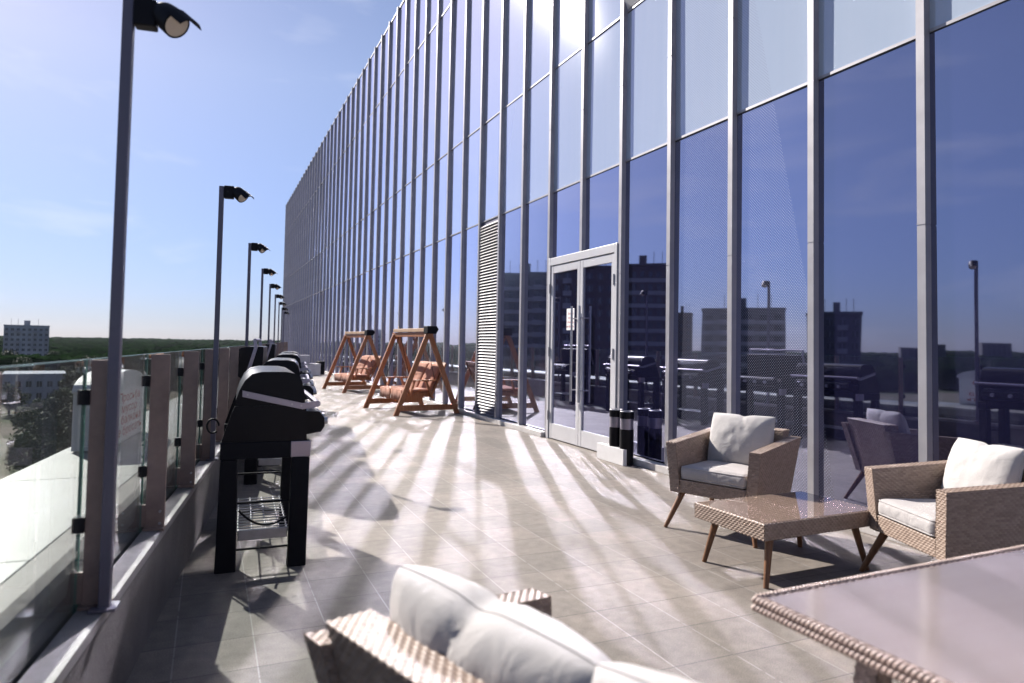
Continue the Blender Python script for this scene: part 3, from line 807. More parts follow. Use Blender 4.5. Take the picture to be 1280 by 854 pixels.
# ================================================================== GRILLS
def make_grill(label, group):
    t = thing('barbecue_grill', label, 'barbecue', (0, 0, 0), 0, group)
    Lg = 1.08                                 # along y, front faces +x; x measured from rear
    for ya in (0.0, Lg - 0.10):
        for (xa, xb, ta, tb) in ((-0.275, -0.155, -0.262, -0.165), (0.140, 0.250, 0.150, 0.256)):
            m_ = MB().hexa([(xa, ya, 0.0), (xb, ya, 0.0), (xb, ya + 0.09, 0.0), (xa, ya + 0.09, 0.0), (ta, ya, 0.672), (tb, ya, 0.672), (tb, ya + 0.09, 0.672), (ta, ya + 0.09, 0.672)])
            obj('leg', m_, M_BLACKM, t, bevel=0.006)
    for ya in (0.0, Lg - 0.10):
        bm_ = MB().box(-0.265, 0.256, ya - 0.002, ya + 0.10, 0.674, 0.776); obj('end_beam', bm_, M_BLACKM, t, bevel=0.006)
    tr_ = MB().box(0.140, 0.259, -0.006, 0.05, 0.676, 0.774); obj('corner_trim', tr_, mat('mauve_steel', (0.30, 0.28, 0.34), 0.3, 0.7), t, bevel=0.004)
    # end plates and firebox
    prof = [(-0.262, 0.778), (0.236, 0.778), (0.230, 0.865), (0.228, 0.995), (-0.19, 0.995), (-0.205, 0.96)]
    for ya in (0.004, Lg - 0.034):
        e_ = MB().prism(prof, 'y', ya, ya + 0.03); obj('end_plate', e_, M_BLACK, t, bevel=0.004)
    fb = MB().prism([(-0.235, 0.70), (0.215, 0.70), (0.222, 0.86), (0.215, 0.90), (-0.20, 0.90), (-0.215, 0.86)], 'y', 0.04, Lg - 0.04); obj('firebox', fb, M_BLACKM, t, bevel=0.008)
    # control panel
    cp = MB().prism([(0.236, 0.80), (0.330, 0.815), (0.352, 0.850), (0.350, 0.905), (0.318, 0.945), (0.236, 0.950)], 'y', 0.10, Lg - 0.10); c_ = obj('control_panel', cp, M_BLACK, t, bevel=0.012, seg=3)
    kb_ = MB()
    for i in range(4):
        kk = MB().tube([(0.345, 0.24 + i * 0.20, 0.87), (0.385, 0.24 + i * 0.20, 0.872)], 0.024, 14); obj('knob', kk, M_STEEL, c_)
    # lid hinged at the rear
    hx, hz = -0.20, 0.90
    P_ = [(-0.192, 0.905), (-0.186, 1.030), (-0.168, 1.090), (-0.138, 1.150), (-0.098, 1.190), (-0.040, 1.204), (0.10, 1.204), (0.160, 1.192), (0.197, 1.150), (0.214, 1.080), (0.222, 0.985), (0.222, 0.905)]
    pl = [(x - hx, z_ - hz) for x, z_ in P_]
    ld = MB(); ld.prism(pl, 'y', 0.012, Lg - 0.012)
    lid = obj('lid', ld, M_BLACK, t, bevel=0.014, seg=4, loc=(hx, 0, hz))
    for p_ in lid.data.polygons: p_.use_smooth = True
    hd = MB()
    for ya, yb_ in ((-0.006, 0.010), (Lg - 0.010, Lg + 0.006)):
        a, b_ = Vector((-0.150 - hx, 0, 1.072 - hz)), Vector((0.205 - hx, 0, 0.990 - hz)); c2 = Vector((0.300 - hx, 0, 1.005 - hz))
        wv = Vector((0, 0, 0.019))
        for q0, q1 in ((a, b_), (b_ - Vector((0.002, 0, 0)), c2)):
            hd.hexa([(q0.x, ya, q0.z - wv.z), (q1.x, ya, q1.z - wv.z), (q1.x, yb_, q1.z - wv.z), (q0.x, yb_, q0.z - wv.z),
                     (q0.x, ya, q0.z + wv.z), (q1.x, ya, q1.z + wv.z), (q1.x, yb_, q1.z + wv.z), (q0.x, yb_, q0.z + wv.z)])
    hd.tube([(0.296 - hx, -0.005, 1.005 - hz), (0.296 - hx, Lg + 0.005, 1.005 - hz)], 0.017, 10)
    obj('handle', hd, mat('mauve_steel', (0.30, 0.28, 0.34), 0.3, 0.7), lid)
    bt = MB()
    for x_, z_ in ((-0.12, 1.065), (0.14, 1.004), (0.195, 0.994)): bt.tube([(x_ - hx, -0.011, z_ - hz), (x_ - hx, -0.004, z_ - hz)], 0.006, 8)
    obj('bolt', bt, M_STEEL, lid)
    # rack under the firebox
    rk = MB()
    for xx in (-0.15, -0.07, 0.01, 0.09, 0.135): rk.tube([(xx, 0.06, 0.22), (xx, Lg - 0.06, 0.22)], 0.005, 6)
    yy = 0.07
    while yy < Lg - 0.05:
        rk.tube([(-0.16, yy, 0.225), (0.145, yy, 0.225)], 0.004, 6); yy += 0.075
    obj('rack', rk, M_STEEL, t)
    sh = MB().box(-0.150, 0.138, 0.055, 0.075, 0.17, 0.235); obj('rack_front', sh, M_STEEL, t, bevel=0.004)
    for yy in (0.05, Lg - 0.05):
        for zz in (0.12, 0.40): obj('stretcher', MB().tube([(-0.16, yy, zz), (0.145, yy, zz)], 0.007, 6), M_BLACKM, t)
    hs = MB(); ps = []
    for i in range(25):
        a = i / 24; ps.append((-0.15 + 0.29 * a, 0.12 + 0.02 * math.sin(a * 7), 0.245 + 0.12 * (2 * abs(a - 0.5)) ** 2 * (0.8 if a < .5 else 0.3)))
    hs.tube(ps, 0.007, 6); obj('gas_hose', hs, M_BLACKM, t)
    h2 = MB(); ps = []
    for i in range(22):
        a = i / 21 * 1.75 * math.pi; ps.append((-0.285 - 0.035 + 0.035 * math.cos(a), 0.35, 0.84 + 0.045 * math.sin(a)))
    h2.tube(ps, 0.006, 6); obj('hanging_hook', h2, M_BLACKM, t)
    for xx in (-0.21, 0.195):
        w_ = MB().tube([(xx - 0.014, Lg + 0.02, 0.036), (xx + 0.014, Lg + 0.02, 0.036)], 0.034, 14); obj('caster', w_, M_BLACKM, t)
    return t
def gpos(s, off): p = Vector((-0.406, 3.414)) + ru * s + rn * off; return (p.x, p.y, 0)   # grills stand on a line of their own
gr = make_grill('black lidded barbecue nearest the camera with steel handle bar on its lid end', 'barbecues in a row along the railing')
gr.location = gpos(1.13, 0.625); gr.rotation_euler = (0, 0, -RA * 0.35)
gdefs = [(3.76, 0.60, False, 'black barbecue with closed rounded lid, right after the nearest barbecue'),
         (5.05, 0.60, True, 'black barbecue with its lid standing open, between closed barbecues'),
         (6.75, 0.62, False, 'black barbecue with closed lid, first one beyond the open barbecue'),
         (8.45, 0.62, False, 'black barbecue with closed lid, farthest of the closed ones'),
         (10.9, 0.55, True, 'small looking far black barbecue with its lid standing open at the row end')]
for s_, of_, op, lab in gdefs:
    c = dup(gr, gpos(s_, of_), -RA, lab)
    if op:
        for ch in kids(c):
            if ch.name.startswith('lid'): ch.rotation_euler = (0, R(-88), 0)

# ================================================================== WICKER FURNITURE
def pillow_mesh(W, Hh, T, seed=0, rd=0.09, ex_=0.52, nu=44, nv=32):
    r_ = np.random.default_rng(seed)
    mb = MB(); U = np.linspace(-1, 1, nu + 1); Vv = np.linspace(-1, 1, nv + 1)
    # ease samples towards the rim
    U = np.sin(U * math.pi / 2); Vv = np.sin(Vv * math.pi / 2)
    u, v = np.meshgrid(U, Vv)
    x = W / 2 * u * np.sqrt(1 - rd * v ** 4) * (1 - 0.03 * (1 - v * v) * np.abs(u) ** 3)
    y = Hh / 2 * v * np.sqrt(1 - rd * u ** 4) * (1 - 0.04 * (1 - u * u) * np.abs(v) ** 3)
    th = T / 2 * np.clip((1 - np.abs(u) ** 2.6) * (1 - np.abs(v) ** 2.4), 0, 1) ** ex_
    off = seed * 7.3
    wr = np.array([[mnoise.noise(Vector((a * 3.0 + off, b * 3.0, 1.7))) + 0.5 * mnoise.noise(Vector((a * 7.0 + off, b * 6.0, 4.2))) for a, b in zip(ra, rb)] for ra, rb in zip(u, v)])
    edge = np.clip(np.maximum(np.abs(u), np.abs(v)), 0, 1)
    th = th * (1 + 0.07 * wr)
    # creases running in from rim and a dent at top centre
    ang = np.arctan2(v, u)
    th = th - 0.007 * edge ** 2 * (1 - edge ** 8) * np.abs(np.sin(ang * 6 + 1.3 * np.sin(u * 5 + seed)))
    th = th - 0.024 * np.exp(-((u - 0.05 - 0.28 * (1 - v)) / 0.04) ** 2) * np.clip(v - 0.1, 0, 1) * (1 - np.abs(v) ** 10)
    th = np.maximum(th, 0.0)
    y = y - 0.014 * np.exp(-((u - 0.05) / 0.14) ** 2) * np.clip(v, 0, 1) ** 3
    idx = np.arange((nu + 1) * (nv + 1)).reshape(nv + 1, nu + 1)
    f = np.stack([idx[:-1, :-1], idx[:-1, 1:], idx[1:, 1:], idx[1:, :-1]], -1).reshape(-1, 4)
    mb.add(np.stack([x, -th, y], -1).reshape(-1, 3), f.tolist(), smooth=True)
    mb.add(np.stack([x, th, y], -1).reshape(-1, 3), f[:, ::-1].tolist(), smooth=True)
    rim = [(x[0, i], 0, y[0, i]) for i in range(nu + 1)] + [(x[j, nu], 0, y[j, nu]) for j in range(1, nv + 1)] + [(x[nv, i], 0, y[nv, i]) for i in range(nu - 1, -1, -1)] + [(x[j, 0], 0, y[j, 0]) for j in range(nv - 1, -1, -1)]
    mb.tube(rim, 0.0025, 6, cap=False)
    return mb

def slab_cushion(x0, x1, y0, y1, z0, z1, seed=0):
    # boxed seat cushion, slightly crowned, puckered sides, with piping
    mb = MB(); n = 34
    cx, cy_, cz = (x0 + x1) / 2, (y0 + y1) / 2, (z0 + z1) / 2
    hx, hy, hz = (x1 - x0) / 2, (y1 - y0) / 2, (z1 - z0) / 2
    bm = bmesh.new(); bmesh.ops.create_cube(bm, size=2.0)
    bmesh.ops.subdivide_edges(bm, edges=bm.edges[:], cuts=n, use_grid_fill=True)
    rr = 0.028
    vs = []
    for v in bm.verts:
        p = Vector((v.co.x * hx, v.co.y * hy, v.co.z * hz))
        q = Vector((max(-hx + rr, min(hx - rr, p.x)), max(-hy + rr, min(hy - rr, p.y)), max(-hz + rr, min(hz - rr, p.z))))
        d = p - q
        if d.length > 1e-6: p = q + d.normalized() * rr
        u, w = p.x / hx, p.y / hy
        top = p.z / hz
        crown = (1 - u ** 4) * (1 - w ** 4)
        p.z += 0.014 * crown * top + 0.008 * mnoise.noise(Vector((p.x * 6 + seed * 3, p.y * 6, top))) * crown
        side = 1 - abs(top) ** 2
        pk = 0.004 * mnoise.noise(Vector((p.x * 38 + seed, p.y * 38, top * 1.2)))
        ex = max(abs(u), abs(w))
        if ex > 0.9:
            k = (0.008 * side + pk)
            if abs(u) >= abs(w): p.x += math.copysign(k, u)
            else: p.y += math.copysign(k, w)
        vs.append((p.x + cx, p.y + cy_, p.z + cz))
    bm.faces.ensure_lookup_table()
    fs = [[l.index for l in f.verts] for f in bm.faces]
    bm.free()
    mb.add(vs, fs, smooth=True)
    rc = 0.03
    for zz in (z1 - 0.010, z0 + 0.010):
        loop = []
        for (sx, sy, a0) in ((1, 1, 0), (-1, 1, 90), (-1, -1, 180), (1, -1, 270)):
            for k in range(6):
                a = R(a0 + 18 * k); loop.append((cx + sx * (hx - rc) + rc * math.cos(a) * 1.0, cy_ + sy * (hy - rc) + rc * math.sin(a), zz))
        loop.append(loop[0]); mb.tube(loop, 0.0045, 6, cap=False)
    return mb

def leg_mesh(p0, p1, r0, r1):
    m_ = MB(); p0 = Vector(p0); p1 = Vector(p1)
    m_.tube([p0, p0.lerp(p1, 0.5), p1], [r0, (r0 + r1) / 2, r1], 10)
    return m_

def wicker_seat(name, label, cat, W, D, n_pillow, group, pill_seed=1, arm_in=0.085):
    t = thing(name, label, cat, (0, 0, 0), 0, group)
    hw = W / 2; hb = 0.275; yf, yr = D / 2, -D / 2
    fz, rz_, bz = 0.655, 0.715, 0.765
    bw = hw - 0.035; yrb = yr + 0.125; yfb = yf - 0.015
    for sgn in (1, -1):
        o_t, o_b = sgn * hw, sgn * bw; i_t, i_b = sgn * (hw - arm_in), sgn * (bw - arm_in)
        # corners ordered for outward faces (front = +y)
        q = [(i_b, yfb, hb), (o_b, yfb, hb), (o_b, yrb, hb), (i_b, yrb, hb), (i_t, yf, fz), (o_t, yf, fz), (o_t, yr, rz_), (i_t, yr, rz_)]
        m_ = MB()
        if sgn < 0:
            m_.wick_hex([q[0], q[3], q[2], q[1], q[4], q[7], q[6], q[5]])
        else:
            q2 = [q[1], q[0], q[3], q[2], q[5], q[4], q[7], q[6]]
            m_.wick_hex([q2[1], q2[0], q2[3], q2[2], q2[5], q2[4], q2[7], q2[6]][::1] if False else [q[0], q[3], q[2], q[1], q[4], q[7], q[6], q[5]][::1])
            # mirrored side: flip winding
            m_.F = [tuple(reversed(f)) for f in m_.F]
        # braided edge round the rim
        a = obj('arm', m_, M_WICK, t)
    ib = hw - arm_in - 0.004
    bk = MB(); q = [(-ib, yrb + 0.075, hb + 0.06), (ib, yrb + 0.075, hb + 0.06), (ib, yrb + 0.005, hb + 0.06), (-ib, yrb + 0.005, hb + 0.06),
                    (-ib, yr + 0.130, bz), (ib, yr + 0.130, bz), (ib, yr + 0.012, bz), (-ib, yr + 0.012, bz)]
    bk.wick_hex([q[3], q[2], q[1], q[0], q[7], q[6], q[5], q[4]])
    obj('backrest', bk, M_WICK, t)
    ibb = bw - arm_in + 0.002
    ap = MB(); ap.wick_hex([(-ibb, yrb + 0.002, hb + 0.002), (ibb, yrb + 0.002, hb + 0.002), (ibb, yfb - 0.004, hb + 0.002), (-ibb, yfb - 0.004, hb + 0.002),
                            (-ibb, yrb + 0.002, 0.375), (ibb, yrb + 0.002, 0.375), (ibb, yfb - 0.003, 0.375), (-ibb, yfb - 0.003, 0.375)])
    obj('seat_frame', ap, M_WICK, t)
    ic = bw - arm_in - 0.002
    obj('seat_cushion', slab_cushion(-ic, ic, yr + 0.20, yf - 0.012, 0.382, 0.482, 3), M_CUSH, t)
    for sx in (1, -1):
        for (yt, yfoot) in ((yf - 0.085, yf + 0.035), (yrb + 0.06, yr + 0.03)):
            obj('leg', leg_mesh((sx * (bw - 0.085), yt, hb + 0.03), (sx * (hw - 0.02), yfoot, 0.0), 0.027, 0.0155), M_TEAK, t)
    pw_ = (2 * ic - 0.0) / n_pillow
    for i in range(n_pillow):
        cxp = -ic + pw_ * (i + 0.5)
        pm = pillow_mesh(pw_ * (1.10 if n_pillow > 1 else 1.02), 0.43, 0.23 if n_pillow > 1 else 0.20, pill_seed + i, 0.15 if n_pillow > 1 else 0.07, 0.36 if n_pillow > 1 else 0.48)
        p_ = obj('back_cushion', pm, M_CUSH2, t, loc=(cxp, yr + 0.240, 0.665))
        p_.rotation_euler = (R(-16), R(random.uniform(-2, 2)), R(180))
    return t
CG = 'tan wicker lounge armchairs by the glass'
ch1 = wicker_seat('wicker_armchair', 'tan wicker armchair with grey cushions beside the dotted glass, behind the low table', 'armchair', 0.77, 0.72, 1, CG, 1)
ch1.location = (3.79, 4.226, 0); ch1.rotation_euler = (0, 0, -R(248.4))
ch2 = dup(ch1, (4.07, 2.63, 0), -R(291), 'tan wicker armchair at the right edge with a bright pillow and sunlit woven front')
sofa = wicker_seat('wicker_sofa', 'wicker sofa seen from behind with pale cushions at the bottom of the picture', 'sofa', 1.50, 0.74, 2, None, 5)
SA = R(72); f_ = Vector((math.sin(SA), math.cos(SA))); r_ = Vector((f_.y, -f_.x))
cc = Vector((0.262, 1.60)) + r_ * 0.66 + f_ * 0.358
sofa.location = (cc.x, cc.y, 0); sofa.rotation_euler = (0, 0, -SA)

def ring_frame(mb, x0, x1, y0, y1, z0, z1, w):
    # woven band round a table: outer, top lip
    mb.wick((x0, y0, z0), (x1, y0, z0), (x1, y0, z1), (x0, y0, z1))
    mb.wick((x1, y0, z0), (x1, y1, z0), (x1, y1, z1), (x1, y0, z1))
    mb.wick((x1, y1, z0), (x0, y1, z0), (x0, y1, z1), (x1, y1, z1))
    mb.wick((x0, y1, z0), (x0, y0, z0), (x0, y0, z1), (x0, y1, z1))
    for a, b, c, d in (((x0, y0), (x1, y0), (x1 - w, y0 + w), (x0 + w, y0 + w)), ((x1, y0), (x1, y1), (x1 - w, y1 - w), (x1 - w, y0 + w)),
                       ((x1, y1), (x0, y1), (x0 + w, y1 - w), (x1 - w, y1 - w)), ((x0, y1), (x0, y0), (x0 + w, y0 + w), (x0 + w, y1 - w))):
        mb.wick((*a, z1), (*b, z1), (*c, z1), (*d, z1))
# coffee table
ct = thing('coffee_table', 'low wicker coffee table with glass top and wooden legs between the armchairs', 'coffee table', (3.45, 3.37, 0), R(1.5))
m_ = MB(); ring_frame(m_, -0.485, 0.485, -0.30, 0.30, 0.285, 0.380, 0.018); obj('woven_frame', m_, M_WICK, ct)
u_ = MB().box(-0.47, 0.47, -0.285, 0.285, 0.30, 0.372); obj('under_tray', u_, M_TEAK, ct)
gt = MB().box(-0.472, 0.472, -0.287, 0.287, 0.3745, 0.384); obj('glass_top', gt, M_TOPGLASS, ct)
for sx in (1, -1):
    for sy in (1, -1):
        obj('leg', leg_mesh((sx * 0.36, sy * 0.22, 0.31), (sx * 0.435, sy * 0.265, 0.0), 0.026, 0.0155), M_TEAK, ct)
# dining table at the lower right corner
dt = thing('dining_table', 'large wicker rimmed dining table with mauve glass top in the lower right corner', 'table', (1.352, 1.425, 0), R(1.2))
TW, TD = 1.55, 1.22
m_ = MB(); ring_frame(m_, 0.0, TW, -TD, 0.0, 0.700, 0.735, 0.024)
obj('woven_rim', m_, M_WICKG, dt)
rt = MB(); 
def rope(mb, p0, p1, r=0.011, pitch=0.0135, z=0.0):
    p0 = Vector(p0); p1 = Vector(p1); L_ = (p1 - p0).length; n = int(L_ / (pitch / 6)); t_ = (p1 - p0) / L_
    s_ = t_.cross(Vector((0, 0, 1))).normalized(); k_ = s_.cross(t_)
    for ph in (0, math.pi):
        mb.tube([p0 + t_ * (L_ * i / n) + (s_ * math.cos(ph + 2 * math.pi * (L_ * i / n) / pitch / 2) + k_ * math.sin(ph + 2 * math.pi * (L_ * i / n) / pitch / 2)) * (r * 0.5) for i in range(n + 1)], r * 0.58, 6)
for a, b in (((0.004, 0, 0.733), (TW, 0, 0.733)), ((0.0, -TD, 0.733), (0.0, 0, 0.733)), ((0.0, -TD, 0.712), (0.0, 0, 0.712)), ((0.0, 0, 0.712), (TW, 0, 0.712))): rope(rt, a, b)
obj('braided_edge', rt, M_WICKG, dt)
u_ = MB().box(0.015, TW - 0.015, -TD + 0.015, -0.015, 0.705, 0.728); obj('under_tray', u_, M_BLACKM, dt)
gt = MB().box(0.022, TW - 0.022, -TD + 0.022, -0.022, 0.7295, 0.739); obj('glass_top', gt, M_TOPGLASS2, dt)
for (lx, ly, fx, fy) in ((0.11, -0.28, 0.06, -0.20), (0.11, -1.10, 0.06, -1.16), (TW - 0.11, -0.28, TW - 0.06, -0.20), (TW - 0.11, -1.02, TW - 0.06, -1.09)):
    lg = MB(); h = 0.028
    lg.wick_hex([(fx - h, fy - h, 0.0), (fx + h, fy - h, 0.0), (fx + h, fy + h, 0.0), (fx - h, fy + h, 0.0), (lx - h, ly - h, 0.703), (lx + h, ly - h, 0.703), (lx + h, ly + h, 0.703), (lx - h, ly + h, 0.703)])
    obj('leg', lg, M_WICKG, dt)

# ================================================================== SWINGS
def make_swing(label, group):
    t = thing('garden_swing', label, 'swing', (0, 0, 0), 0, group)
    Wd, Ln, Ht = 0.66, 1.75, 1.62      # half spread in x, length in y, height
    ax0 = 0.02
    for y in (0.0, Ln):
        for sx in (-1, 1):
            m_ = MB().beam((sx * Wd, y, 0.0), (sx * 0.055, y, Ht - 0.02), 0.05, 0.10, up=(0, 1, 0)) if False else MB()
            # plank leg: wide in x, thin in y
            dx = 0.052
            yo = 0.026 * sx
            m_.hexa([(sx * Wd - dx, y - 0.024 + yo, 0), (sx * Wd + dx, y - 0.024 + yo, 0), (sx * Wd + dx, y + 0.024 + yo, 0), (sx * Wd - dx, y + 0.024 + yo, 0),
                     (sx * 0.035 - dx, y - 0.024 + yo, Ht - 0.05), (sx * 0.035 + dx, y - 0.024 + yo, Ht - 0.05), (sx * 0.035 + dx, y + 0.024 + yo, Ht - 0.05), (sx * 0.035 - dx, y + 0.024 + yo, Ht - 0.05)])
            obj('leg', m_, M_SWING, t, bevel=0.004)
        st = MB().box(-Wd + 0.03, Wd - 0.03, y - 0.078 if y > 0 else y - 0.078, y - 0.052, 0.09, 0.20); obj('stretcher', st, M_SWING, t, bevel=0.004)
    bm_ = MB().box(-0.05, 0.05, -0.10, Ln + 0.10, Ht - 0.10, Ht - 0.01); obj('top_beam', bm_, M_SWING, t, bevel=0.004)
    cv = MB().box(-0.075, 0.085, 0.06, Ln - 0.02, Ht + 0.0, Ht + 0.07); obj('roller_cover', cv, M_LIGHTWOOD, t, bevel=0.006)
    bk = MB(); bk.prism([(-0.09, Ht - 0.04), (0.10, Ht - 0.04), (0.15, Ht + 0.05), (0.11, Ht + 0.11), (-0.09, Ht + 0.11)], 'y', -0.13, 0.055); obj('end_bracket', bk, M_BLACKM, t, bevel=0.008)
    # hanging bench, open to -x
    yb0, yb1 = 0.24, Ln - 0.24
    bn = MB()
    for x in (-0.40, -0.30, -0.20, -0.10, 0.0, 0.10): bn.box(x, x + 0.085, yb0, yb1, 0.385, 0.41)
    for y in (yb0 + 0.02, yb1 - 0.06, (yb0 + yb1) / 2): bn.box(-0.40, 0.20, y, y + 0.04, 0.32, 0.383)
    obj('seat', bn, M_SWING, t)
    br = MB()
    for k in range(5):
        a = 0.08 + k * 0.105
        br.hexa([(0.20 + a * 0.5, yb0, 0.42 + a), (0.215 + a * 0.5, yb0, 0.415 + a), (0.215 + a * 0.5, yb1, 0.415 + a), (0.20 + a * 0.5, yb1, 0.42 + a),
                 (0.242 + a * 0.5, yb0, 0.505 + a), (0.257 + a * 0.5, yb0, 0.50 + a), (0.257 + a * 0.5, yb1, 0.50 + a), (0.242 + a * 0.5, yb1, 0.505 + a)])
    for y in (yb0 + 0.04, yb1 - 0.08):
        br.beam((0.19, y, 0.33), (0.51, y, 0.98), 0.045, 0.04, up=(0, 1, 0))
    obj('backrest', br, M_SWING, t)
    for y in (yb0 - 0.03, yb1 + 0.03):
        ar = MB(); ar.box(-0.36, 0.30, y - 0.045, y + 0.045, 0.64, 0.665)
        ar.beam((-0.28, y, 0.36), (-0.20, y, 0.64), 0.04, 0.06, up=(0, 1, 0)); ar.beam((0.20, y, 0.30), (0.05, y, 0.64), 0.04, 0.06, up=(0, 1, 0))
        obj('armrest', ar, M_SWING, t, bevel=0.003)
        rd = MB(); rd.tube([(-0.28, y, 0.665), (-0.02, y, Ht - 0.10)], 0.006, 6); rd.tube([(0.24, y, 0.665), (0.03, y, Ht - 0.10)], 0.006, 6); obj('hanger', rd, M_BLACKM, t)
    hc = (yb1 - yb0) / 2
    for i in range(2):
        ya = yb0 + 0.02 + i * hc; yb_ = ya + hc - 0.03
        sc = slab_cushion(-0.42, 0.19, ya, yb_, 0.415, 0.465, i); obj('seat_cushion', sc, M_PINK, t)
        fp = MB(); n = 14; vs = []
        for k in range(n + 1):
            y = ya + (yb_ - ya) * k / n
            for z in (0.455, 0.36, 0.255): vs.append((-0.432 - 0.012 * math.sin(k * 2.1) * (0.455 - z) * 5, y, z + 0.012 * math.sin(k * 1.1)))
        fs = [(k * 3 + j, (k + 1) * 3 + j, (k + 1) * 3 + j + 1, k * 3 + j + 1) for k in range(n) for j in range(2)]
        fp.add(vs, fs, smooth=True); fo = obj('front_flap', fp, M_PINK, t)
        md = fo.modifiers.new('cloth', 'SOLIDIFY'); md.thickness = 0.012
        bc = slab_cushion(-0.30, 0.30, ya, yb_, -0.02, 0.02, 4 + i)
        bo = obj('back_cushion', bc, M_PINK, t, loc=(0.305, 0, 0.70)); bo.rotation_euler = (0, R(-64), 0)
    return t
SG = 'wooden garden swings by the glass wall'
sw = make_swing('red brown wooden garden swing with terracotta cushions, nearer of the two by the louvre', SG)
def place_swing(o, front, rz):
    # near leg foot at given point: local (-0.66, 0)
    c, s = math.cos(rz), math.sin(rz)
    o.location = (front[0] + 0.66 * c, front[1] + 0.66 * s, 0); o.rotation_euler = (0, 0, rz)
place_swing(sw, (3.28, 12.84), R(7))
sw2 = dup(sw, (0, 0, 0), 0, 'red brown wooden garden swing with terracotta cushions, farther one down the terrace')
place_swing(sw2, (3.38, 18.9), R(9))

# ================================================================== SMALL THINGS
def ash_bin(label):
    t = thing('ashtray_bin', label, 'ash bin', (0, 0, 0), 0, 'ash bins beside the door')
    def cyl(z0, z1, r, n=24): return MB().tube([(0, 0, z0), (0, 0, z1)], r, n)
    b_ = MB().tube([(0, 0, 0.0), (0, 0, 0.42)], [0.083, 0.083], 24); obj('body', b_, M_BLACK, t, bevel=0.004)
    obj('band', cyl(0.421, 0.545, 0.079), mat('mauve_steel', (0.30, 0.28, 0.34), 0.3, 0.7), t, bevel=0.003)
    obj('hood', cyl(0.546, 0.625, 0.085), M_BLACK, t, bevel=0.006)
    rm = MB(); rm.tube([(0.075 * math.cos(2 * math.pi * k / 24), 0.075 * math.sin(2 * math.pi * k / 24), 0.628) for k in range(25)], 0.006, 6, cap=False); obj('rim', rm, M_STEEL, t)
    return t
ab = ash_bin('black round ash bin with grey band, the one closer to the door'); ab.location = (4.56, 7.12, 0)
dup(ab, (4.56, 6.89, 0), 0, 'black round ash bin with grey band, the one farther from the door')
pkb = MB().box(4.47, 4.545, 6.82, 7.42, 0.0, 0.19)
tag(obj('white_board', pkb, M_BOX, None, bevel=0.004), 'white board box standing on edge in front of the ash bins', 'board')

# white boxes far along the terrace
bx = thing('storage_chest', 'white storage chest far along the terrace beyond the barbecues', 'chest', (3.70, 29.0, 0), R(6))
obj('body', MB().box(-0.45, 0.45, -0.35, 0.35, 0.0, 0.42), M_BOX, bx, bevel=0.01); obj('lid', MB().box(-0.46, 0.46, -0.36, 0.36, 0.425, 0.47), M_WHITE, bx, bevel=0.01)
bx2 = thing('folded_screen', 'pale grey panel stack resting on the white storage chest', 'panel', (3.55, 29.1, 0.472), R(6))
obj('panel', MB().box(-0.40, 0.20, -0.25, 0.25, 0.0, 0.34), mat('pale_grey_panel', (0.45, 0.44, 0.46), 0.5, var=.1), bx2, bevel=0.02)
pb_ = thing('planter_box', 'dark planter box at the far end beside the white chest', 'planter', (4.30, 29.6, 0), R(4))
obj('body', MB().box(-0.12, 0.12, -0.3, 0.3, 0.0, 0.55), M_BLACKM, pb_, bevel=0.01)

# sign on its rounded white housing behind the railing
sg = thing('vent_housing', 'white round topped housing with red lettered sign beyond the railing glass', 'sign', rp(3.72 * RS, -0.69 * RS, RZ + 0.464 * RS), -RA); sg.scale = (RS,) * 3
prof = [(-0.66, 0.0), (0.66, 0.0), (0.66, 0.47), (0.70, 0.475), (0.70, 0.49)] + [(0.70 * math.cos(R(a)), 0.49 + 0.15 * math.sin(R(a))) for a in range(10, 180, 10)] + [(-0.70, 0.49), (-0.70, 0.475), (-0.66, 0.47)]
obj('housing', MB().prism(prof, 'x', -0.26, 0.0), M_BOX, sg, bevel=0.008, seg=2)
sp_ = obj('sign_plate', MB().box(0.003, 0.010, -0.655, 0.655, 0.02, 0.465), M_PAPER, sg)
tm = text_mesh(['Просьба', 'мусор', 'с балкона', 'не бросать'], 0.115, 0.105)
V = tm.V[0].copy(); tm.V[0] = np.stack([np.full(len(V), 0.0118), 0.03 + V[:, 0] * 1.7, 0.365 + V[:, 1] * 0.95], 1)
obj('lettering', tm, M_RED, sp_)

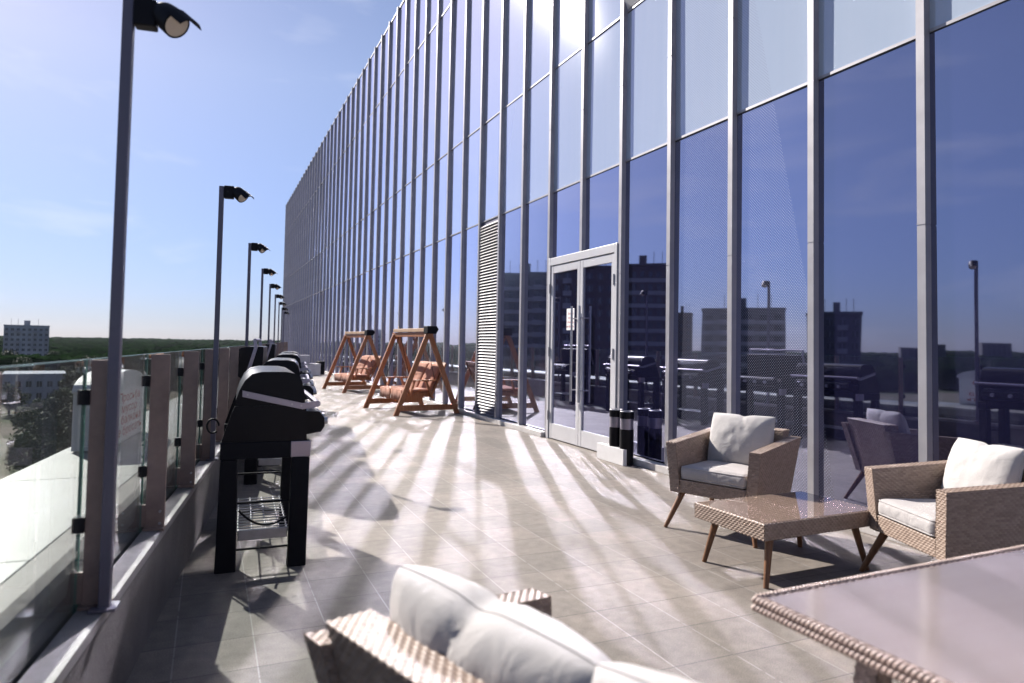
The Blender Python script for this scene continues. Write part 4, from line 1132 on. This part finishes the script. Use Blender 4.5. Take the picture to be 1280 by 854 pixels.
# ================================================================== DISTANT BUILDINGS
M_BRICK = mat('brown_brick', (0.065, 0.045, 0.040), 0.9, var=0.15, vscale=0.5)
M_PANEL = mat('pale_panel_wall', (0.34, 0.34, 0.36), 0.85, var=0.15, vscale=0.3)
M_PANEL2 = mat('grey_panel_wall', (0.095, 0.095, 0.11), 0.85, var=0.15, vscale=0.3)
M_BAND = mat('white_band', (0.27, 0.265, 0.29), 0.8, var=0.12, vscale=0.6)
M_WIN = mat('dark_window', (0.02, 0.025, 0.035), 0.15)
def block(name, label, cat, pa, pb, depth, top, floors, cols, wall, group=None, bands=True, rooftop=True, balc=None, fh=None, win=(1.5, 1.5)):
    # front face runs from pa to pb (world xy), body extends away from the terrace; front = local -y
    pa = Vector(pa); pb = Vector(pb); w = (pb - pa).length; a = math.atan2(pb.y - pa.y, pb.x - pa.x)
    mid = (pa + pb) / 2; zb = terrain(mid.x, mid.y) - 0.3
    t = thing(name, label, cat, (mid.x, mid.y, zb), a, group)
    h = top - zb
    obj('wall', MB().box(-w / 2, w / 2, 0, depth, 0, h), wall, t)
    fh = fh or h / (floors + 0.4)
    if bands:
        for k in range(floors):
            z = 0.4 + k * fh
            obj('floor_band', MB().box(-w / 2 + 0.1, w / 2 - 0.1, -0.25, -0.003, z, z + fh * 0.32), M_BAND, t)
    cw = w / cols; wm = MB().box(-win[0] / 2 * cw / 3, win[0] / 2 * cw / 3, -0.12, -0.002, 0, fh * 0.48).mesh('window'); wm.materials.append(M_WIN)
    sm = MB().box(-0.03 * cw, 0.03 * cw, -0.16, -0.125, 0, fh * 0.48).mesh('window_frame'); sm.materials.append(M_BAND)
    for k in range(floors):
        for c in range(cols):
            o = obj('window', wm, M_WIN, t, loc=(-w / 2 + (c + 0.5) * cw, 0, 0.4 + k * fh + fh * 0.36))
            if not bands: obj('window_frame', sm, M_BAND, o)
    if balc:
        for c in balc:
            for k in range(1, floors):
                if random.random() < 0.85:
                    x = -w / 2 + (c + 0.5) * cw
                    obj('balcony', MB().box(x - cw * 0.42, x + cw * 0.42, -1.3, -0.262, 0.3 + k * fh, 0.3 + k * fh + fh * 0.42), M_BAND, t)
    pr = MB().box(-w / 2 - 0.2, w / 2 + 0.2, -0.3, depth + 0.2, h + 0.003, h + 0.7); obj('parapet', pr, wall, t)
    if rooftop:
        obj('lift_house', MB().box(-w * 0.07, w * 0.07, depth * 0.3, depth * 0.6, h + 0.71, h + 3.4), wall, t)
        ae = MB()
        for x in (-0.35, -0.2, 0.25): ae.tube([(w * x, depth * 0.4, h + 0.7), (w * x, depth * 0.4, h + 4.5)], 0.07, 5)
        obj('aerial', ae, M_BLACKM, t)
    return t
# seen directly
block('apartment_block', 'tall pale panel apartment block rising over the trees at the left edge', 'building', (-106.3, 468), (-85.4, 472.3), 14, 6.9, 9, 8, M_PANEL, balc=(0, 2, 5, 7), bands=False)
block('low_building', 'low two storey pale blue building with flat roof below the terrace', 'building', (-58.8, 259.5), (-42.5, 262.5), 22, -11.3, 2, 6, mat('pale_blue_render', (0.30, 0.32, 0.40), 0.85, var=0.12, vscale=0.4), bands=False, rooftop=False)
# seen only mirrored in the facade
TG = 'brick tower blocks mirrored in the glass'
block('tower_block', 'brown and white tower block with balconies, mirrored left of the glass doors', 'building', (-68.0, 151.3), (-55.8, 157.0), 16, 18.6, 13, 5, M_PANEL2, TG, balc=(1,))
block('tower_block', 'brown brick tower block with white balcony column, mirrored in the glass doors', 'building', (-81.8, 143.4), (-68.2, 151.2), 18, 20.6, 13, 6, M_BRICK, TG, bands=False, balc=(4,))
block('tower_block', 'brown tower block with white bands under its windows, mirrored right of the doors', 'building', (-93.5, 135.2), (-82.0, 143.3), 16, 21.2, 13, 7, M_BRICK, TG)
block('tower_block', 'small brick tower block mirrored just right of the banded tower', 'building', (-152.0, 203.0), (-146.0, 208.0), 14, 14.5, 13, 3, M_BRICK, TG, bands=False)
block('tower_block', 'wide grey tower block with stepped roof, mirrored in the dotted glass', 'building', (-113.0, 118.0), (-98.2, 131.5), 18, 10.8, 12, 6, M_PANEL2, TG, balc=(2, 4))
block('tower_block', 'grey tower block with roof chimneys, mirrored right of the dotted glass', 'building', (-122.5, 106.8), (-116.0, 114.5), 30, 9.6, 11, 4, M_PANEL2, TG, bands=False, balc=(1, 3))
FG = 'far apartment blocks on the skyline mirrored in the glass'
for k, (px, py, w_, tp) in enumerate(((-900, 640, 60, 8), (-980, 590, 40, 11), (-1050, 520, 70, 7), (-860, 760, 50, 9), (-1100, 430, 60, 10))):
    block('apartment_block', 'small grey apartment block on the far skyline, seen mirrored in the glass', 'building', (px - w_ * 0.3, py - w_ * 0.3), (px + w_ * 0.3, py + w_ * 0.3), 18, tp, 9, 6, M_PANEL2, FG, bands=False, rooftop=False)

# ================================================================== VEGETATION
def leaf_mat(name, c1, c2):
    m, nt, N, L, b = new_mat(name)
    geo = N.new('ShaderNodeNewGeometry')
    n = N.new('ShaderNodeTexNoise'); n.inputs['Scale'].default_value = 0.22; n.inputs['Detail'].default_value = 6; n.inputs['Roughness'].default_value = 0.7
    L.new(geo.outputs['Position'], n.inputs['Vector'])
    r = N.new('ShaderNodeValToRGB'); r.color_ramp.elements[0].position = 0.35; r.color_ramp.elements[1].position = 0.68
    r.color_ramp.elements[0].color = (*c1, 1); r.color_ramp.elements[1].color = (*c2, 1)
    L.new(n.outputs[0], r.inputs[0]); L.new(r.outputs[0], b.inputs['Base Color'])
    b.inputs['Roughness'].default_value = 0.7; b.inputs['Specular IOR Level'].default_value = 0.2
    return m
M_LEAF = leaf_mat('green_leaves', (0.028, 0.048, 0.014), (0.075, 0.115, 0.032))
M_LEAF2 = leaf_mat('dark_green_leaves', (0.020, 0.036, 0.013), (0.05, 0.082, 0.026))
M_BARK = mat('grey_bark', (0.10, 0.08, 0.06), 0.9, var=0.2, vscale=4)
def make_tree(label, group, Ht, Rad, seed, leaf):
    r_ = np.random.default_rng(seed)
    t = thing('tree', label, 'tree', (0, 0, 0), 0, group)
    tk = MB(); tk.tube([(0, 0, 0), (0.1, 0.05, Ht * 0.3), (0.0, 0.15, Ht * 0.7)], [Rad * 0.09, Rad * 0.07, Rad * 0.03], 8)
    for k in range(5):
        a = k * 1.3 + r_.random(); z0 = Ht * (0.28 + 0.08 * k)
        tk.tube([(0, 0.05, z0), (math.cos(a) * Rad * 0.35, math.sin(a) * Rad * 0.35, z0 + Ht * 0.13), (math.cos(a) * Rad * 0.6, math.sin(a) * Rad * 0.6, z0 + Ht * 0.25)], [Rad * 0.045, Rad * 0.03, Rad * 0.012], 6)
    obj('trunk', tk, M_BARK, t)
    nc = 26; C = []
    while len(C) < nc:
        p = r_.uniform(-1, 1, 3)
        if np.linalg.norm(p) < 1: C.append((p[0] * Rad * 0.75, p[1] * Rad * 0.75, Ht * 0.60 + p[2] * Ht * 0.34, r_.uniform(0.24, 0.46) * Rad))
    V = []; nl = 2600
    for _ in range(nl):
        c = C[r_.integers(nc)]; d = r_.normal(size=3); d /= np.linalg.norm(d)
        p = np.array(c[:3]) + d * c[3] * r_.uniform(0.55, 1.08)
        nrm = d + r_.normal(size=3) * 0.6; nrm /= np.linalg.norm(nrm)
        a = np.cross(nrm, [0.3, 0.2, 0.93]); a /= np.linalg.norm(a) + 1e-9; b_ = np.cross(nrm, a)
        s_ = r_.uniform(0.16, 0.34) * (Rad / 3.5)
        V += [p - a * s_, p - b_ * s_ * 0.6, p + a * s_, p + b_ * s_ * 0.6]
    cr = MB(); cr.add(np.array(V), [(4 * i, 4 * i + 1, 4 * i + 2, 4 * i + 3) for i in range(nl)])
    obj('crown', cr, leaf, t)
    return t
def at_ground(px, py, dist):
    # direction through photo pixel, placed on the terrain at given distance
    d = _fw + _R * ((px - 640) / 853.0) + _U * ((396 - py) / 853.0)
    h = math.hypot(d.x, d.y); return (d.x / h * dist, d.y / h * dist)
protos = [make_tree('', 'trees below the terrace', 8.5, 3.6, 1, M_LEAF), make_tree('', 'trees below the terrace', 10.0, 4.2, 2, M_LEAF2), make_tree('', 'trees below the terrace', 6.5, 3.2, 3, M_LEAF)]
spots = [(38, 560, 118, 0, 1.0), (62, 548, 128, 1, 0.95), (48, 530, 148, 2, 1.0), (80, 545, 135, 0, 0.85), (70, 520, 165, 1, 0.9), (34, 518, 178, 2, 1.0), (95, 540, 150, 1, 0.9), (55, 515, 190, 0, 0.9),
         (12, 500, 228, 1, 0.8), (20, 500, 232, 2, 1.0), (78, 505, 215, 0, 1.0), (92, 500, 235, 1, 1.1), (105, 505, 210, 2, 1.2), (118, 500, 240, 0, 1.2), (140, 500, 250, 1, 1.1), (160, 500, 238, 2, 1.3),
         (185, 500, 262, 0, 1.2), (205, 500, 255, 1, 1.0), (225, 500, 280, 2, 1.3), (5, 470, 300, 0, 1.3), (28, 470, 310, 1, 1.3), (50, 470, 320, 2, 1.5), (84, 470, 305, 0, 1.3), (110, 470, 330, 1, 1.3), (135, 470, 322, 2, 1.5),
         (165, 470, 340, 0, 1.4), (195, 470, 330, 1, 1.4), (228, 470, 345, 2, 1.5), (258, 470, 360, 0, 1.4), (10, 465, 400, 1, 1.4), (30, 465, 420, 2, 1.5), (48, 465, 430, 0, 1.3), (66, 465, 440, 1, 1.3)]
used = set()
kind_lab = ['leafy mid green tree below the terrace', 'darker rounded tree below the terrace', 'small bushy green tree below the terrace']
for i, (px, py, dist, kd, sc) in enumerate(spots):
    x, y = at_ground(px, py, dist)
    lab = kind_lab[kd] + (' beside the dirt yard' if dist < 200 else ' around the low pale building' if dist < 290 else ' at the edge of the forest')
    if kd in used: o = dup(protos[kd], (0, 0, 0), 0, lab)
    else: o = protos[kd]; used.add(kd); o['label'] = lab
    o['group'] = lab + 's'
    o.location = (x, y, terrain(x, y) - 0.1); o.scale = (sc,) * 3; o.rotation_euler = (0, 0, random.uniform(0, 6.28))
for i in range(14):    # trees among the tower blocks, mirrored in the glass
    a = R(-62 + 3.0 * i); d = random.uniform(80, 125)
    lab = 'bushy tree at the foot of the tower blocks, mirrored in the glass'
    o = dup(protos[i % 3], (math.sin(a) * d, math.cos(a) * d, GZ - 0.1), random.uniform(0, 6), lab, 'trees mirrored in the glass'); o.scale = (1.15,) * 3

# far forest: one mass of tree crowns
bm = bmesh.new(); bmesh.ops.create_icosphere(bm, subdivisions=2, radius=1.0)
base_v = np.array([v.co[:] for v in bm.verts]); base_f = np.array([[v.index for v in f.verts] for f in bm.faces]); bm.free()
variants = []
for k in range(8):
    vv = base_v.copy()
    for i in range(len(vv)):
        p = Vector(vv[i]); vv[i] *= 1 + 0.30 * mnoise.noise(p * 1.8 + Vector((k * 5, 0, 0))) + 0.22 * mnoise.noise(p * 4.5 + Vector((0, k * 5, 0)))
    variants.append(vv)
Vf = []; Ff = []; n0 = 0
nf = 13000
for i in range(nf):
    a = R(rng.uniform(-78, 16)); q = rng.random()
    d = 370 + (3600 - 370) * q ** 2.3
    x, y = math.sin(a) * d, math.cos(a) * d
    if -125 < x < -70 and 440 < y < 500: continue
    if a < R(-30) and d < 420: continue
    k = 1.0 + d / 1500.0
    hgt = rng.uniform(10, 14) * (0.85 + 0.25 * mnoise.noise(Vector((x * 0.006, y * 0.006, 0)))); rad = rng.uniform(3.2, 5.4) * k
    vv = variants[i % 8]; ca, sa = math.cos(i * 1.7), math.sin(i * 1.7)
    P_ = np.stack([(vv[:, 0] * ca - vv[:, 1] * sa) * rad + x, (vv[:, 0] * sa + vv[:, 1] * ca) * rad + y, vv[:, 2] * hgt * 0.5 + hgt * 0.55 + terrain(x, y)], 1)
    Vf.append(P_); Ff.append(base_f + n0); n0 += len(vv)
Vf = np.concatenate(Vf); Ff = np.concatenate(Ff)
fm = bpy.data.meshes.new('forest')
fm.vertices.add(len(Vf)); fm.vertices.foreach_set('co', Vf.astype(np.float32).ravel())
fm.loops.add(len(Ff) * 3); fm.loops.foreach_set('vertex_index', Ff.astype(np.int32).ravel())
fm.polygons.add(len(Ff)); fm.polygons.foreach_set('loop_start', (np.arange(len(Ff)) * 3).astype(np.int32))
fm.update(calc_edges=True)
def forest_mat():
    m, nt, N, L, b = new_mat('forest_canopy')
    geo = N.new('ShaderNodeNewGeometry')
    n = N.new('ShaderNodeTexNoise'); n.inputs['Scale'].default_value = 0.05; n.inputs['Detail'].default_value = 8; n.inputs['Roughness'].default_value = 0.75
    n2 = N.new('ShaderNodeTexNoise'); n2.inputs['Scale'].default_value = 0.9; n2.inputs['Detail'].default_value = 6; n2.inputs['Roughness'].default_value = 0.8
    L.new(geo.outputs['Position'], n.inputs['Vector']); L.new(geo.outputs['Position'], n2.inputs['Vector'])
    f = math_node(N, L, 'MULTIPLY_ADD', n2.outputs[0], 0.7, math_node(N, L, 'MULTIPLY_ADD', n.outputs[0], 0.6, -0.15))
    c = mix_rgb(N, L, 'MIX', f, (0.005, 0.017, 0.006), (0.019, 0.043, 0.013))
    L.new(c, b.inputs['Base Color']); b.inputs['Roughness'].default_value = 0.9; b.inputs['Specular IOR Level'].default_value = 0.0
    bp = N.new('ShaderNodeBump'); bp.inputs['Strength'].default_value = 1.0; bp.inputs['Distance'].default_value = 2.5
    L.new(n2.outputs[0], bp.inputs['Height']); L.new(bp.outputs[0], b.inputs['Normal'])
    return m
fo = bpy.data.objects.new('forest', fm); col.objects.link(fo); fm.materials.append(forest_mat())
fo['kind'] = 'stuff'; fo['label'] = 'dark green forest reaching to the horizon'; fo['category'] = 'forest'

# thin summer haze over the woods
hz = MB().box(-4200, 900, -300, 4200, GZ - 1.0, 60)
hm = bpy.data.materials.new('summer_haze'); hm.use_nodes = True
hn = hm.node_tree; hn.nodes.clear()
ho = hn.nodes.new('ShaderNodeOutputMaterial'); hv = hn.nodes.new('ShaderNodeVolumePrincipled')
hv.inputs['Color'].default_value = (0.80, 0.86, 1.0, 1); hv.inputs['Density'].default_value = 0.000016; hv.inputs['Anisotropy'].default_value = 0.3
hn.links.new(hv.outputs[0], ho.inputs['Volume'])
hobj = obj('haze', hz, hm); hobj['kind'] = 'stuff'; hobj['label'] = 'thin blue haze over the distant woods'; hobj['category'] = 'haze'
